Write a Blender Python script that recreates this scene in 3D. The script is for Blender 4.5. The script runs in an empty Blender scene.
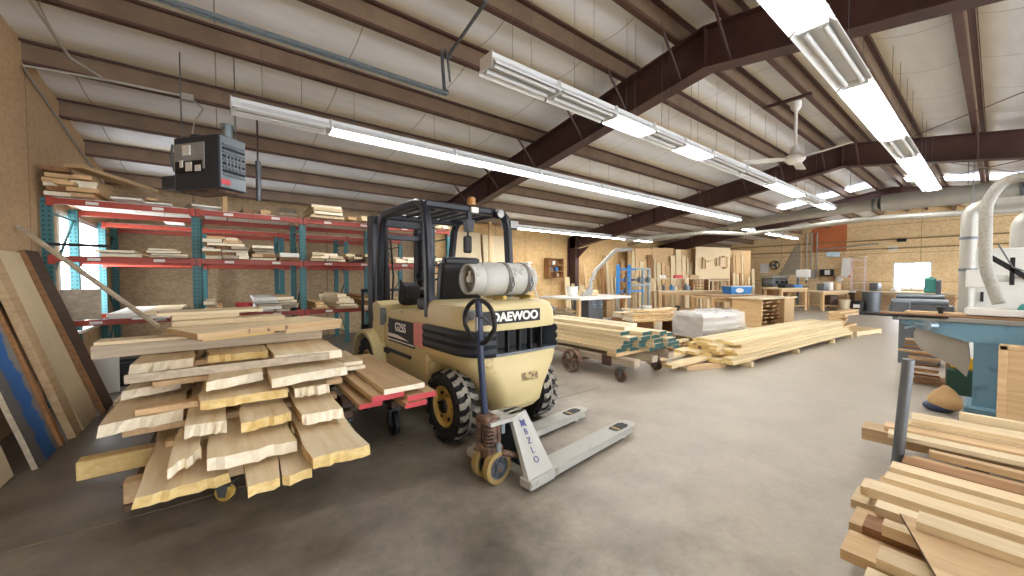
import bpy, bmesh, math, random
from mathutils import Vector, Matrix, Euler
PI = math.pi
R = random.Random(7)
S = bpy.context.scene
COL = S.collection
V = Vector

# ------------------------------------------------------------------ materials
def lin(c):
    return tuple(((v/12.92) if v <= .04045 else ((v+.055)/1.055)**2.4) for v in c)
def rgb(h):
    return lin(tuple(int(h[i:i+2], 16)/255 for i in (0, 2, 4)))
class N:
    def __init__(s, name):
        s.m = bpy.data.materials.new(name); s.m.use_nodes = True
        s.t = s.m.node_tree; s.b = s.t.nodes['Principled BSDF']
    def n(s, typ, **kw):
        o = s.t.nodes.new(typ)
        for k, v in kw.items():
            if k.startswith('_'): setattr(o, k[1:], v)
            else: o.inputs[k].default_value = v
        return o
    def l(s, a, b): s.t.links.new(a, b)
    def coord(s, scale=(1, 1, 1), kind='Object', rot=(0, 0, 0)):
        tc = s.n('ShaderNodeTexCoord'); mp = s.n('ShaderNodeMapping')
        mp.inputs['Scale'].default_value = scale; mp.inputs['Rotation'].default_value = rot
        s.l(tc.outputs[kind], mp.inputs['Vector']); return mp.outputs['Vector']
    def noise(s, vec, scale=5, detail=4, rough=.6):
        o = s.n('ShaderNodeTexNoise'); o.inputs['Scale'].default_value = scale
        o.inputs['Detail'].default_value = detail; o.inputs['Roughness'].default_value = rough
        s.l(vec, o.inputs['Vector']); return o.outputs['Fac']
    def ramp(s, fac, stops):
        o = s.n('ShaderNodeValToRGB'); r = o.color_ramp
        while len(r.elements) < len(stops): r.elements.new(.5)
        for e, (p, c) in zip(r.elements, stops):
            e.position = p; e.color = (*c, 1) if len(c) == 3 else c
        s.l(fac, o.inputs['Fac']); return o.outputs['Color']
    def mix(s, fac, a, b, mode='MIX'):
        o = s.n('ShaderNodeMix', _data_type='RGBA', _blend_type=mode)
        for i, x in ((0, fac), (6, a), (7, b)):
            if hasattr(x, 'links'): s.l(x, o.inputs[i])
            else: o.inputs[i].default_value = x if i == 0 else (*x, 1)
        return o.outputs[2]
    def bump(s, h, strength=.3, dist=.01):
        o = s.n('ShaderNodeBump'); o.inputs['Strength'].default_value = strength
        o.inputs['Distance'].default_value = dist
        s.l(h, o.inputs['Height']); s.l(o.outputs['Normal'], s.b.inputs['Normal'])
    def base(s, c): s.l(c, s.b.inputs['Base Color'])
def plain(name, h, rough=.5, metal=0, spec=.5, var=.12, sc=6, bump=0):
    k = N(name); c = rgb(h); v = k.coord()
    f = k.noise(v, sc, 5)
    k.base(k.ramp(f, [(.3, tuple(x*(1-var) for x in c)), (.7, tuple(min(1, x*(1+var)) for x in c))]))
    k.b.inputs['Roughness'].default_value = rough; k.b.inputs['Metallic'].default_value = metal
    k.b.inputs['Specular IOR Level'].default_value = spec
    if bump: k.bump(k.noise(v, sc*8, 3), bump, .004)
    return k.m
def worn(name, h, h2, amt=.62, sc=9, rough=.5, metal=0):
    k = N(name); v = k.coord(); f = k.noise(v, sc, 8, .7)
    k.base(k.ramp(f, [(amt-.04, rgb(h)), (amt+.03, rgb(h2))]))
    k.b.inputs['Roughness'].default_value = rough; k.b.inputs['Metallic'].default_value = metal
    return k.m
def wood(name, a, b, scale=(9, .7, 14), rough=.65, rnd=.25, dark=None):
    k = N(name); v = k.coord(scale)
    oi = k.n('ShaderNodeObjectInfo')
    add = k.n('ShaderNodeVectorMath', _operation='ADD'); k.l(v, add.inputs[0])
    sc = k.n('ShaderNodeVectorMath', _operation='SCALE'); k.l(oi.outputs['Location'], sc.inputs[0]); sc.inputs['Scale'].default_value = 7.3
    k.l(sc.outputs[0], add.inputs[1]); v = add.outputs[0]
    f = k.noise(v, 2.2, 6, .65)
    st = [(.28, rgb(a)), (.68, rgb(b))]
    if dark: st = [(.2, rgb(dark)), (.36, rgb(a)), (.7, rgb(b))]
    c = k.ramp(f, st)
    m = k.n('ShaderNodeMapRange'); k.l(oi.outputs['Random'], m.inputs[0]); m.inputs[3].default_value = 1-rnd; m.inputs[4].default_value = 1+rnd*.35
    hs = k.n('ShaderNodeHueSaturation'); k.l(c, hs.inputs['Color']); k.l(m.outputs[0], hs.inputs['Value'])
    k.base(hs.outputs['Color']); k.b.inputs['Roughness'].default_value = rough
    k.bump(f, .15, .003)
    return k.m
def emit(name, h, s, cam=None):
    k = N(name); k.b.inputs['Base Color'].default_value = (*rgb(h), 1)
    k.b.inputs['Emission Color'].default_value = (*rgb(h), 1); k.b.inputs['Emission Strength'].default_value = s
    return k.m

# ------------------------------------------------------------------ geometry
class G:
    def __init__(s): s.b = bmesh.new()
    def _tag(s, fs, mi):
        for f in fs: f.material_index = mi
    def box(s, c, d, rot=(0, 0, 0), bev=0, mi=0, seg=1):
        t = bmesh.new(); bmesh.ops.create_cube(t, size=1)
        for v in t.verts: v.co = V((v.co.x*d[0], v.co.y*d[1], v.co.z*d[2]))
        if bev: bmesh.ops.bevel(t, geom=t.edges[:], offset=bev, segments=seg, affect='EDGES', profile=.6)
        M = Matrix.Translation(V(c)) @ Euler(rot).to_matrix().to_4x4()
        return s.merge(t, M, mi)
    def merge(s, t, M=None, mi=None):
        mp = {}
        for v in t.verts: mp[v] = s.b.verts.new(M @ v.co if M else v.co)
        for f in t.faces:
            try:
                nf = s.b.faces.new([mp[v] for v in f.verts]); nf.material_index = f.material_index if mi is None else mi
            except ValueError: pass
        t.free(); return s
    def cyl(s, a, b, r, r2=None, n=14, mi=0, cap=True, mi2=None):
        a, b = V(a), V(b); r2 = r if r2 is None else r2
        q = (b-a).normalized().to_track_quat('Z', 'Y')
        ra = [s.b.verts.new(a+q @ V((r*math.cos(2*PI*i/n), r*math.sin(2*PI*i/n), 0))) for i in range(n)]
        rb = [s.b.verts.new(b+q @ V((r2*math.cos(2*PI*i/n), r2*math.sin(2*PI*i/n), 0))) for i in range(n)]
        for i in range(n):
            f = s.b.faces.new((ra[i], ra[(i+1) % n], rb[(i+1) % n], rb[i])); f.material_index = mi
        if cap:
            for ring in (ra[::-1], rb):
                f = s.b.faces.new(ring); f.material_index = mi if mi2 is None else mi2
        return s
    def tube(s, pts, r, n=8, mi=0, closed=False, cap=True):
        pts = [V(p) for p in pts]; rings = []; m = len(pts)
        up = None
        for i, p in enumerate(pts):
            if closed: d = pts[(i+1) % m]-pts[i-1]
            else: d = pts[min(i+1, m-1)]-pts[max(i-1, 0)]
            d.normalize()
            if up is None:
                up = V((0, 0, 1)) if abs(d.z) < .9 else V((1, 0, 0))
            x = up.cross(d); x.normalize(); y = d.cross(x); up = y
            rr = r[i] if isinstance(r, (list, tuple)) else r
            rings.append([s.b.verts.new(p+x*rr*math.cos(2*PI*k/n)+y*rr*math.sin(2*PI*k/n)) for k in range(n)])
        for i in range(m if closed else m-1):
            a, b = rings[i], rings[(i+1) % m]
            for k in range(n):
                f = s.b.faces.new((a[k], a[(k+1) % n], b[(k+1) % n], b[k])); f.material_index = mi
        if cap and not closed:
            s._tag([s.b.faces.new(rings[0][::-1]), s.b.faces.new(rings[-1])], mi)
        return s
    def prism(s, poly, a, b, axis='z', mi=0, mi_side=None):
        def P(u, v, w): return {'z': (u, v, w), 'y': (u, w, v), 'x': (w, u, v)}[axis]
        lo = [s.b.verts.new(P(u, v, a)) for u, v in poly]; hi = [s.b.verts.new(P(u, v, b)) for u, v in poly]
        n = len(poly)
        s._tag([s.b.faces.new(lo[::-1]), s.b.faces.new(hi)], mi)
        for i in range(n):
            f = s.b.faces.new((lo[i], lo[(i+1) % n], hi[(i+1) % n], hi[i])); f.material_index = mi if mi_side is None else mi_side
        return s
    def lathe(s, prof, M=None, n=20, mi=0):
        M = M or Matrix(); rings = []
        for r, h in prof:
            if r < 1e-6: rings.append([s.b.verts.new(M @ V((0, 0, h)))]); continue
            rings.append([s.b.verts.new(M @ V((r*math.cos(2*PI*i/n), r*math.sin(2*PI*i/n), h))) for i in range(n)])
        for a, b in zip(rings, rings[1:]):
            for i in range(n):
                j = (i+1) % n
                if len(a) == 1 and len(b) == 1: continue
                if len(a) == 1: vs = (a[0], b[j], b[i])
                elif len(b) == 1: vs = (a[i], a[j], b[0])
                else: vs = (a[i], a[j], b[j], b[i])
                f = s.b.faces.new(vs); f.material_index = mi
        return s
    def loft(s, rings, mi=0, closed=True, cap=True):
        rs = [[s.b.verts.new(p) for p in r] for r in rings]; n = len(rs[0])
        for a, b in zip(rs, rs[1:]):
            for i in range(n if closed else n-1):
                f = s.b.faces.new((a[i], a[(i+1) % n], b[(i+1) % n], b[i])); f.material_index = mi
        if cap: s._tag([s.b.faces.new(rs[0][::-1]), s.b.faces.new(rs[-1])], mi)
        return s
    def quad(s, *p, mi=0):
        f = s.b.faces.new([s.b.verts.new(q) for q in p]); f.material_index = mi; return s
    def xf(s, M):
        bmesh.ops.transform(s.b, matrix=M, verts=s.b.verts[:]); return s
    def mesh(s, name, mats, sm=35):
        bmesh.ops.recalc_face_normals(s.b, faces=s.b.faces[:])
        me = bpy.data.meshes.new(name); s.b.to_mesh(me); s.b.free()
        for m in (mats if isinstance(mats, (list, tuple)) else [mats]): me.materials.append(m)
        if sm:
            for p in me.polygons: p.use_smooth = True
            me.set_sharp_from_angle(angle=math.radians(sm))
        return me
def link(name, me, parent=None, loc=(0, 0, 0), rot=(0, 0, 0)):
    o = bpy.data.objects.new(name, me); COL.objects.link(o)
    o.location = loc; o.rotation_euler = rot
    if parent: o.parent = parent
    return o
def tag(o, label, cat, group=None, kind=None):
    o['label'] = label; o['category'] = cat
    if group: o['group'] = group
    if kind: o['kind'] = kind
    return o
def T(name, label, cat, loc=(0, 0, 0), rz=0, group=None, rot=None):
    o = link(name, None, None, loc, rot or (0, 0, rz)); return tag(o, label, cat, group)
def P(name, g, mats, parent, sm=35, label=None, loc=(0, 0, 0), rot=(0, 0, 0)):
    o = link(name, g.mesh(name, mats, sm), parent, loc, rot)
    if label: o['label'] = label
    return o
def S1(name, label, cat, g, mats, loc=(0, 0, 0), rz=0, group=None, sm=35, rot=None):
    o = link(name, g.mesh(name, mats, sm), None, loc, rot or (0, 0, rz)); return tag(o, label, cat, group)
def ST(name, g, mats, sm=35, parent=None):
    o = link(name, g.mesh(name, mats, sm), parent); o['kind'] = 'structure'; return o
def text(name, body, size, mat, parent, loc, rot, ext=.001, label=None, sx=1, bold=0):
    c = bpy.data.curves.new(name, 'FONT'); c.body = body; c.size = size; c.extrude = ext; c.align_x = 'CENTER'; c.align_y = 'CENTER'; c.offset = bold
    o = link(name+'_src', c); dg = bpy.context.evaluated_depsgraph_get()
    me = bpy.data.meshes.new_from_object(o.evaluated_get(dg)); bpy.data.objects.remove(o); bpy.data.curves.remove(c)
    me.materials.clear(); me.materials.append(mat)
    q = link(name, me, parent, loc, rot); q.scale = (sx, 1, 1)
    if label: q['label'] = label
    return q

# ------------------------------------------------------------------ shared materials
m_pale = wood('pale sawn wood', 'cfb68e', 'e6d2ac', rnd=.18)
m_slab = wood('rough slab wood', 'e4cda2', 'f6e9cc', rnd=.10, dark='caa873')
m_bark = worn('bark edge', 'a88254', 'd8bb8a', .5, 30, .9)
m_ylw = wood('yellow wax end', 'd2b065', 'ead398', rnd=.1)
m_cut = wood('fresh cut end', 'eadbb9', 'fbf3df', rnd=.08)
m_pine = wood('pine', 'd6be90', 'ead8b0', rnd=.15)
m_honey = wood('honey plywood', 'c9a06c', 'e0c092', rnd=.2)
m_brown = wood('brown wood', '7d5531', 'a97a4b', rnd=.3)
m_dark = wood('dark wood', '3a2a20', '5d4434', rnd=.2)
m_grey = wood('grey weathered wood', '9a8c7a', 'c2b39c', rnd=.2)
m_tan = wood('tan wood', 'bb9a70', 'd8ba90', rnd=.2)
m_red = plain('red end paint', 'c4454c', .6)
m_green = plain('green end paint', '2a5352', .6)
m_white = plain('white paint', 'e6e4de', .5, var=.05)
m_cream = plain('cream board', 'dccaa6', .6, var=.05)
m_steel = plain('galvanised steel', '9fb0ba', .35, .8, sc=14)
m_gsteel = plain('grey steel', '6d7278', .45, .6)
m_black = plain('black steel', '22232a', .45, var=.2)
m_rubber = plain('black rubber', '1b1b1d', .8, var=.2)
m_rust = worn('rusty iron', '4c3a30', '775d4c', .5, 14, .8)
m_blue = plain('blue paint', '2f7fc4', .45)
m_dkblue = plain('dark blue paint', '27324d', .45)
m_teal = plain('teal paint', '3f8a82', .5)
m_duct = plain('duct sheet metal', 'a8a59c', .45, .25, sc=4, var=.08)
m_card = plain('cardboard', 'b08d63', .8)
# ================================================================== the building
XL, XF, YB, YN = -1.51, 22.8, 9.9, -5.8
RY, RZ, SL = 2.05, 4.17, .166            # ridge line, underside of purlins there, roof slope
def zb(y): return RZ-SL*abs(y-RY)
PH = .205
# floor ----------------------------------------------------------------
def floor_mat():
    k = N('concrete floor'); v = k.coord((1, 1, 1))
    big = k.noise(v, .42, 5, .6); mid = k.noise(v, 2.3, 8, .68); fine = k.noise(v, 26, 5, .7)
    sx = k.n('ShaderNodeSeparateXYZ'); k.l(v, sx.inputs[0])
    # the parking bay is grimy, the worn aisle towards -y / +x is clean
    g = k.n('ShaderNodeMath', _operation='MULTIPLY_ADD'); k.l(sx.outputs['X'], g.inputs[0]); g.inputs[1].default_value = .62
    g2 = k.n('ShaderNodeMath', _operation='MULTIPLY_ADD'); k.l(sx.outputs['Y'], g2.inputs[0]); g2.inputs[1].default_value = -.5; g2.inputs[2].default_value = .02
    k.l(g2.outputs[0], g.inputs[2])
    s = k.n('ShaderNodeMath', _operation='ADD'); k.l(g.outputs[0], s.inputs[0])
    mm = k.n('ShaderNodeMath', _operation='MULTIPLY'); k.l(mid, mm.inputs[0]); mm.inputs[1].default_value = 1.1
    k.l(mm.outputs[0], s.inputs[1])
    s2 = k.n('ShaderNodeMath', _operation='MULTIPLY_ADD'); k.l(big, s2.inputs[0]); s2.inputs[1].default_value = 1.3; k.l(s.outputs[0], s2.inputs[2])
    mr = k.n('ShaderNodeMapRange', _interpolation_type='SMOOTHSTEP'); k.l(s2.outputs[0], mr.inputs[0]); mr.inputs[1].default_value = .9; mr.inputs[2].default_value = 2.2
    dirty = k.ramp(mid, [(.3, rgb('5a534a')), (.5, rgb('787167')), (.72, rgb('948d81'))])
    clean = k.ramp(mid, [(.25, rgb('958c7e')), (.5, rgb('aba294')), (.75, rgb('bab2a5'))])
    c = k.mix(mr.outputs[0], dirty, clean)
    spots = k.ramp(k.noise(v, 7, 6, .75), [(.66, (1, 1, 1)), (.74, (.72, .68, .62))])
    c = k.mix(.8, c, spots, 'MULTIPLY')
    c = k.mix(.35, c, k.ramp(fine, [(.3, (.6, .6, .6)), (.7, (1, 1, 1))]), 'MULTIPLY')
    k.base(c)
    rr = k.ramp(mid, [(.3, (.3, .3, .3)), (.7, (.55, .55, .55))]); k.l(rr, k.b.inputs['Roughness'])
    k.bump(fine, .12, .003); return k.m
g = G(); g.quad((XL-.2, YN, 0), (XF+.2, YN, 0), (XF+.2, YB+.2, 0), (XL-.2, YB+.2, 0))
ST('floor', g, floor_mat(), 0)
# saw-cut joint in the slab, filled with pale grout
g = G(); g.box((1.2, 3.06, .0005), (5.2, .012, .002))
ST('trim_1', g, plain('joint filler', '7f735f', .8), 0)
# walls ----------------------------------------------------------------
def osb(name, a, b, sc=18, seams=None):
    k = N(name); v = k.coord()
    vo = k.n('ShaderNodeTexVoronoi'); vo.inputs['Scale'].default_value = sc; vo.inputs['Randomness'].default_value = 1
    k.l(k.coord((1, 1, 1.6)), vo.inputs['Vector'])
    hs = k.n('ShaderNodeSeparateColor'); k.l(vo.outputs['Color'], hs.inputs[0])
    c = k.ramp(hs.outputs[0], [(.0, rgb(a)), (1, rgb(b))])
    c = k.mix(.5, c, k.ramp(k.noise(v, 1.3, 4), [(.3, (.74, .68, .6)), (.7, (1, 1, 1))]), 'MULTIPLY')
    if seams:
        for ax, step, off in seams:
            s = k.n('ShaderNodeSeparateXYZ'); k.l(v, s.inputs[0])
            a1 = k.n('ShaderNodeMath', _operation='ADD'); k.l(s.outputs[ax], a1.inputs[0]); a1.inputs[1].default_value = off
            m1 = k.n('ShaderNodeMath', _operation='PINGPONG'); k.l(a1.outputs[0], m1.inputs[0]); m1.inputs[1].default_value = step/2
            l1 = k.n('ShaderNodeMath', _operation='LESS_THAN'); k.l(m1.outputs[0], l1.inputs[0]); l1.inputs[1].default_value = .008
            c = k.mix(l1.outputs[0], c, tuple(x*.4 for x in rgb(a)))
    k.base(c); k.b.inputs['Roughness'].default_value = .75; k.bump(hs.outputs[1], .1, .003)
    return k.m
m_osbl = osb('left wall board', 'c2a27e', 'cfb38d', 22, [(1, 2.44, 1.3)])
m_osbb = osb('back wall board', 'a68e70', 'c0a885', 20, [(0, 2.44, .4)])
m_osby = osb('yellow plywood', 'd2ad74', 'e0c08c', 9, [(0, 1.22, .3)])
m_osbf = osb('far wall board', 'e2c08c', 'f2d9ae', 16, [(2, 1.22, .02), (1, 2.44, .5)])
def gable(x, holes, name, mat, th=.12):
    # wall in plane x, built of boxes and gable polygon, with rectangular holes (y0,y1,z0,z1)
    g = G(); s = -1 if x < 0 else 1
    x0, x1 = (x-th, x) if s < 0 else (x, x+th)
    ys = sorted({YN, RY, YB, *[h[i] for h in holes for i in (0, 1)]})
    for a, b in zip(ys, ys[1:]):
        za, zb_ = zb(a)+PH+.1, zb(b)+PH+.1
        hs = [h for h in holes if h[0] <= a+1e-6 and h[1] >= b-1e-6]
        if hs:
            h = hs[0]
            g.prism([(a, 0), (b, 0), (b, h[2]), (a, h[2])], x0, x1, 'x')
            g.prism([(a, h[3]), (b, h[3]), (b, zb_), (a, za)], x0, x1, 'x')
        else: g.prism([(a, 0), (b, 0), (b, zb_), (a, za)], x0, x1, 'x')
    return ST(name, g, mat, 0)
WL = (6.8, 8.7, .72, 2.2)
gable(XL, [WL], 'wall_left', m_osbl)
WFY = (1.62, 2.74, .9, 2.02)
gable(XF, [WFY], 'wall_far', m_osbf)
g = G(); g.box((1.35, YB+.06, 1.7), (5.9, .12, 3.4)); ST('wall_back', g, m_osbb, 0)
g = G(); g.box((13.6, YB+.06, 1.7), (18.6, .12, 3.4)); ST('wall_back.001', g, m_osby, 0)
def window(n, x, y0, y1, z0, z1, mat_f, lab):
    s = 1 if x > 0 else -1
    w = link('window_%d' % n, None, None, (x, 0, 0)); w['kind'] = 'structure'
    g = G(); t = .06
    for (cy, cz, sy, sz) in (((y0+y1)/2, z0+t/2, y1-y0, t), ((y0+y1)/2, z1-t/2, y1-y0, t), (y0+t/2, (z0+z1)/2, t, z1-z0), (y1-t/2, (z0+z1)/2, t, z1-z0), ((y0+y1)/2, (z0+z1)/2, .04, z1-z0)):
        g.box((s*.04, cy, cz), (.1, sy, sz), bev=.006)
    P('window_frame', g, mat_f, w)
    g = G(); g.box((s*.07, (y0+y1)/2, (z0+z1)/2), (.012, y1-y0-.02, z1-z0-.02)); P('window_pane', g, m_pane, w, 0)
    g = G(); g.box((-s*.03, (y0+y1)/2, z0-.02), (.16, y1-y0+.1, .04), bev=.006); P('window_sill', g, mat_f, w)
m_pane = emit('daylit glass', 'f4f8ff', 6.5)
window(1, XL, *WL, m_white, '')
window(2, XF, *WFY, m_white, '')
# red painted rectangle and girts on the far wall
g = G(); g.box((XF-.012, 4.93, 3.25), (.02, 1.32, 1.36)); ST('trim_2', g, osb('red painted board', 'c26b40', 'd17f50', 16), 0)
g = G()
for z in (2.62, 3.0): g.box((XF-.03, 2, z), (.05, 15.6, .05))
ST('trim_3', g, plain('girt', '8f7650', .7), 0)
# ceiling --------------------------------------------------------------
PY = [9.25, 8.12, 7.03, 5.96, 4.89, 3.83, 3.06, 2.32, 1.78, 1.03, .25, -.55, -1.4, -2.4, -3.45, -4.5, -5.55]
def ceil_mat():
    k = N('ceiling insulation facing'); v = k.coord((1, 1, 1))
    at = k.n('ShaderNodeAttribute', _attribute_name='purlin_band')
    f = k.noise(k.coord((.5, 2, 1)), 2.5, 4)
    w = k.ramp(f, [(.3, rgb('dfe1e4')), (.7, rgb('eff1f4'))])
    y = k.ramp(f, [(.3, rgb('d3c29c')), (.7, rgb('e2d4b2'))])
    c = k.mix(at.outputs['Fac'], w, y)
    s = k.n('ShaderNodeSeparateXYZ'); k.l(v, s.inputs[0])
    m1 = k.n('ShaderNodeMath', _operation='PINGPONG'); k.l(s.outputs[0], m1.inputs[0]); m1.inputs[1].default_value = .61
    l1 = k.n('ShaderNodeMath', _operation='LESS_THAN'); k.l(m1.outputs[0], l1.inputs[0]); l1.inputs[1].default_value = .006
    c = k.mix(l1.outputs[0], c, rgb('aaa299'))
    k.base(c); k.b.inputs['Roughness'].default_value = .45
    k.bump(f, .2, .02); return k.m
g = G(); rows = []
edges = [YB+.05]+PY+[YN]
yy = []
for a, b in zip(edges, edges[1:]):
    n = 8
    for i in range(n):
        t = i/n; y = a+(b-a)*t
        yy.append((y, 4*t*(1-t), t))
yy.append((YN, 0, 0))
xs = [XL-.05+i*(XF-XL+.1)/20 for i in range(21)]
lay = g.b.verts.layers.float.new('purlin_band')  # weight of the yellowish band along each purlin
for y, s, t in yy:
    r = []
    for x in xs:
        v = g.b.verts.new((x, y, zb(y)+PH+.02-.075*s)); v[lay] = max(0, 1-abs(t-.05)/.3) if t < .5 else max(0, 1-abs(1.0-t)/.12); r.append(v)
    rows.append(r)
for a, b in zip(rows, rows[1:]):
    for i in range(20): g.b.faces.new((a[i], a[i+1], b[i+1], b[i]))
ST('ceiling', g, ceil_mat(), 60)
# translucent roof strips in the far bay
m_sky = emit('daylit roof panel', 'eef4ff', 1.5)
for i, (a, b) in enumerate(((.33, .95), (1.1, 1.7), (2.4, 2.98), (3.15, 3.75), (3.95, 4.8), (-.5, .18), (-1.3, -.6))):
    g = G(); y0, y1 = a, b
    g.prism([(15.45, y0), (16.15, y0), (16.15, y1), (15.45, y1)], 0, .02)
    for vv in g.b.verts: vv.co.z += zb(vv.co.y)+PH-.10
    o = ST('window_%d' % (3+i), g, m_sky, 0)
m_prp = plain('lit purlin web', '7b6551', .55, var=.2, sc=3); m_prf = plain('shaded purlin flange', '4d3029', .5, var=.2)  # one steel: web colour lightened as lit, flange colour darkened as shaded
m_raf = plain('oxide red steel', '4a2f2b', .5, var=.25, sc=3)
def purlin(y):
    g = G(); z0 = zb(y); x0, x1 = XL, XF; L = x1-x0; c = (x0+x1)/2
    g.box((c, y, z0+PH/2), (L, .006, PH))
    g.box((c, y+.035, z0+.004), (L, .07, .007), mi=1); g.box((c, y-.035, z0+PH-.004), (L, .07, .007), mi=1)
    g.box((c, y+.068, z0+.012), (L, .006, .022), mi=1); g.box((c, y-.068, z0+PH-.014), (L, .006, .022), mi=1); g.box((c, y-.002, z0+.012), (L, .006, .02), mi=1)
    ST('roof_purlin', g, [m_prp, m_prf], 0)
for y in PY: purlin(y)
RX = [4.36, 10.4, 16.45]
RD = .46
def rafter(x, end=False):
    root = link('roof_rafter', None); root['kind'] = 'structure'
    def prof(dt, db, yl, yr):   # band between depth dt and db under the purlins
        return [(yr, zb(yr)-dt), (RY, RZ-dt), (yl, zb(yl)-dt), (yl, zb(yl)-db), (RY, RZ-db), (yr, zb(yr)-db)]
    g = G(); g.prism(prof(0, RD, YN, YB-.05), x-.006, x+.006, 'x'); P('web', g, m_raf, root, 0)
    g = G(); g.prism(prof(0, .014, YN, YB-.05), x-.1, x+.1, 'x'); g.prism(prof(RD-.014, RD, YN, YB-.05), x-.1, x+.1, 'x'); P('flange', g, m_raf, root, 0)
    g = G()
    for y in (RY, 6.4): g.box((x, y, zb(y)-RD/2), (.16, .014, RD-.02))
    P('stiffener', g, m_raf, root, 0)
    if not end:
        for y in PY[:12]:
            for s in (-1, 1):
                g = G(); yb = y-.18 if y > RY else y+.18
                g.cyl((x+s*.5, y+.01, zb(y)+.06), (x+s*.06, y, zb(y)-RD+.03), .016, n=6)
                P('flange_brace', g, m_raf, root, 0)
    g = G(); h = zb(YB)-.02
    g.box((x, YB-.2, h/2), (.012, .4, h)); 
    g.box((x, YB-.4, h/2), (.2, .014, h)); g.box((x, YB-.02, h/2), (.2, .014, h))
    g.prism([(YB-.4, h-.8), (YB-.4, h-.44), (YB-1.0, h-.34)], x-.006, x+.006, 'x')
    P('column', g, m_raf, root, 0)
for x in RX: rafter(x, x < 0)
# cross bracing rods between the frames
def strut(name, a, b, r, mat, n=6):
    g = G(); g.cyl(a, b, r, n=n); return ST(name, g, mat, 30)
strut('trim_4', (10.4, -1.6, 3.5), (16.4, 2.0, 4.1), .008, m_raf)
strut('trim_5', (10.4, 2.0, 4.1), (16.4, -1.6, 3.5), .008, m_raf)
strut('trim_6', (4.4, -2.6, 3.4), (10.3, 1.2, 3.98), .006, m_raf)
# conduit runs at the left end and on the far wall
g = G(); g.tube([(-1.49, 9, 2.93), (-1.49, 6.1, 3.42), (-1.49, 5.9, 3.47), (-.9, 5.87, 3.5), (-.33, 5.87, 3.51)], .013)
g.tube([(-1.2, 3.0, 4.02), (-1.2, 4.85, 3.68), (-1.12, 5.6, 3.54), (-.95, 5.84, 3.5)], .013)
g.box((-.27, 5.87, 3.5), (.12, .07, .08), bev=.005)
g.tube([(-.22, 5.87, 3.5), (-.12, 5.7, 3.35), (-.2, 5.62, 3.15), (-.22, 5.55, 3.0)], .008)
S1('conduit', 'grey electrical conduit with junction box bending under the left ceiling purlins', 'conduit', g, m_duct)
# galvanised track pair hung under the purlins
root = T('sliding_door_track', 'pale blue galvanised double track hung below the ceiling purlins, upper left', 'track', (0, 3.74, 3.4))
g = G(); g.box((.78, -.025, 0), (2.46, .018, .03), bev=.003); P('rail', g, m_steel, root)
g = G(); g.box((.78, .025, 0), (2.46, .018, .03), bev=.003); P('rail', g, m_steel, root)
for x in (-.4, 1.97):
    g = G(); g.box((x, .03, .24), (.035, .012, .5), rot=(-.12, 0, 0)); g.box((x, .0, .015), (.05, .1, .012)); g.box((x+.03, -.03, .3), (.02, .01, .4), rot=(-.2, 0, 0)); P('hanger', g, m_gsteel, root)
root = T('hanging_bracket', 'dark angle iron bracket above the end of the ceiling track', 'bracket', (2.06, 3.8, 3.86))
g = G(); g.cyl((-.03, -.78, .14), (0, .05, .0), .02, n=6); g.box((0, .03, 0), (.06, .06, .02)); P('arm', g, m_gsteel, root)
# ================================================================== lamps, fan
m_tube = emit('lit tube', 'fbf9f6', 22)
m_tubeoff = plain('unlit tube', 'd6d8da', .25, var=.03)
m_refl = plain('fixture white enamel', 'dfe1e2', .35, var=.03)
def fixture(x0, x1, y, z, lit, label):
    w = .12; L = x1-x0-.03
    root = T('fluorescent_light', label, 'ceiling light', ((x0+x1)/2, y, z), group='fluorescent lights')
    g = G(); g.prism([(-w, 0), (-.06, .05), (.06, .05), (w, 0), (w, .012), (.065, .075), (.065, .11), (-.065, .11), (-.065, .075), (-w, .012)], -L/2, L/2, 'x')
    for s in (-1, 1): g.box((s*(L/2+.005), 0, .055), (.009, .17, .115), bev=.003)
    P('housing', g, m_refl, root, 0)
    for s in (-.052, .052):
        g = G(); g.cyl((-L/2+.03, s, .018), (L/2-.03, s, .018), .019, n=8); P('tube', g, m_tube if lit else m_tubeoff, root, 60)
    zt = min(zb(y)+.02, z+2)-z
    for s in (-1, 1):
        g = G(); g.cyl((s*(L/2-.25), 0, .1), (s*(L/2-.25), 0, zt), .0022, n=4); P('hanging_wire', g, m_gsteel, root, 0)
NTH = ['first', 'second', 'third', 'fourth', 'fifth', 'sixth', 'seventh', 'eighth', 'ninth', 'tenth', 'eleventh', 'twelfth', 'thirteenth', 'fourteenth', 'fifteenth', 'sixteenth', 'seventeenth', 'eighteenth', 'nineteenth', 'twentieth']
def lrow(segs, y, z, row):
    for i, (a, b, l) in enumerate(segs):
        fixture(a, b, y, z, l, '%s %s fixture from the near end of %s' % (NTH[i], 'lit' if l else 'unlit', row))
lrow([(.1, .98, 0)]+[(.98+1.53*i, .98+1.53*(i+1), 1) for i in range(7)], 4.55, 3.0, 'the row above the forklift')
lrow([(1.64, 2.37, 0), (2.37, 3.17, 0), (3.17, 3.85, 1), (3.85, 4.54, 0), (4.54, 5.25, 1), (5.25, 6.4, 0), (6.4, 7.57, 0), (7.57, 9.2, 1), (9.2, 10.5, 0), (10.5, 11.5, 1)], 2.45, 3.0, 'the middle light row')
lrow([(.6, 1.8, 1), (1.8, 3.05, 1), (3.05, 4.25, 0), (4.25, 6.25, 1), (6.25, 7.35, 0), (7.35, 9.0, 1), (9.0, 10.5, 1)], .77, 3.0, 'the rightmost light row')
lrow([(5.9, 8.2, 1), (8.2, 10.5, 1), (10.5, 12.8, 1)], 8.0, 2.7, 'the far row near the back plywood wall')
lrow([(14.0, 15.7, 1), (16.7, 18.5, 1), (18.8, 20.6, 1)], 5.6, 3.1, 'the far bench row')
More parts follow.
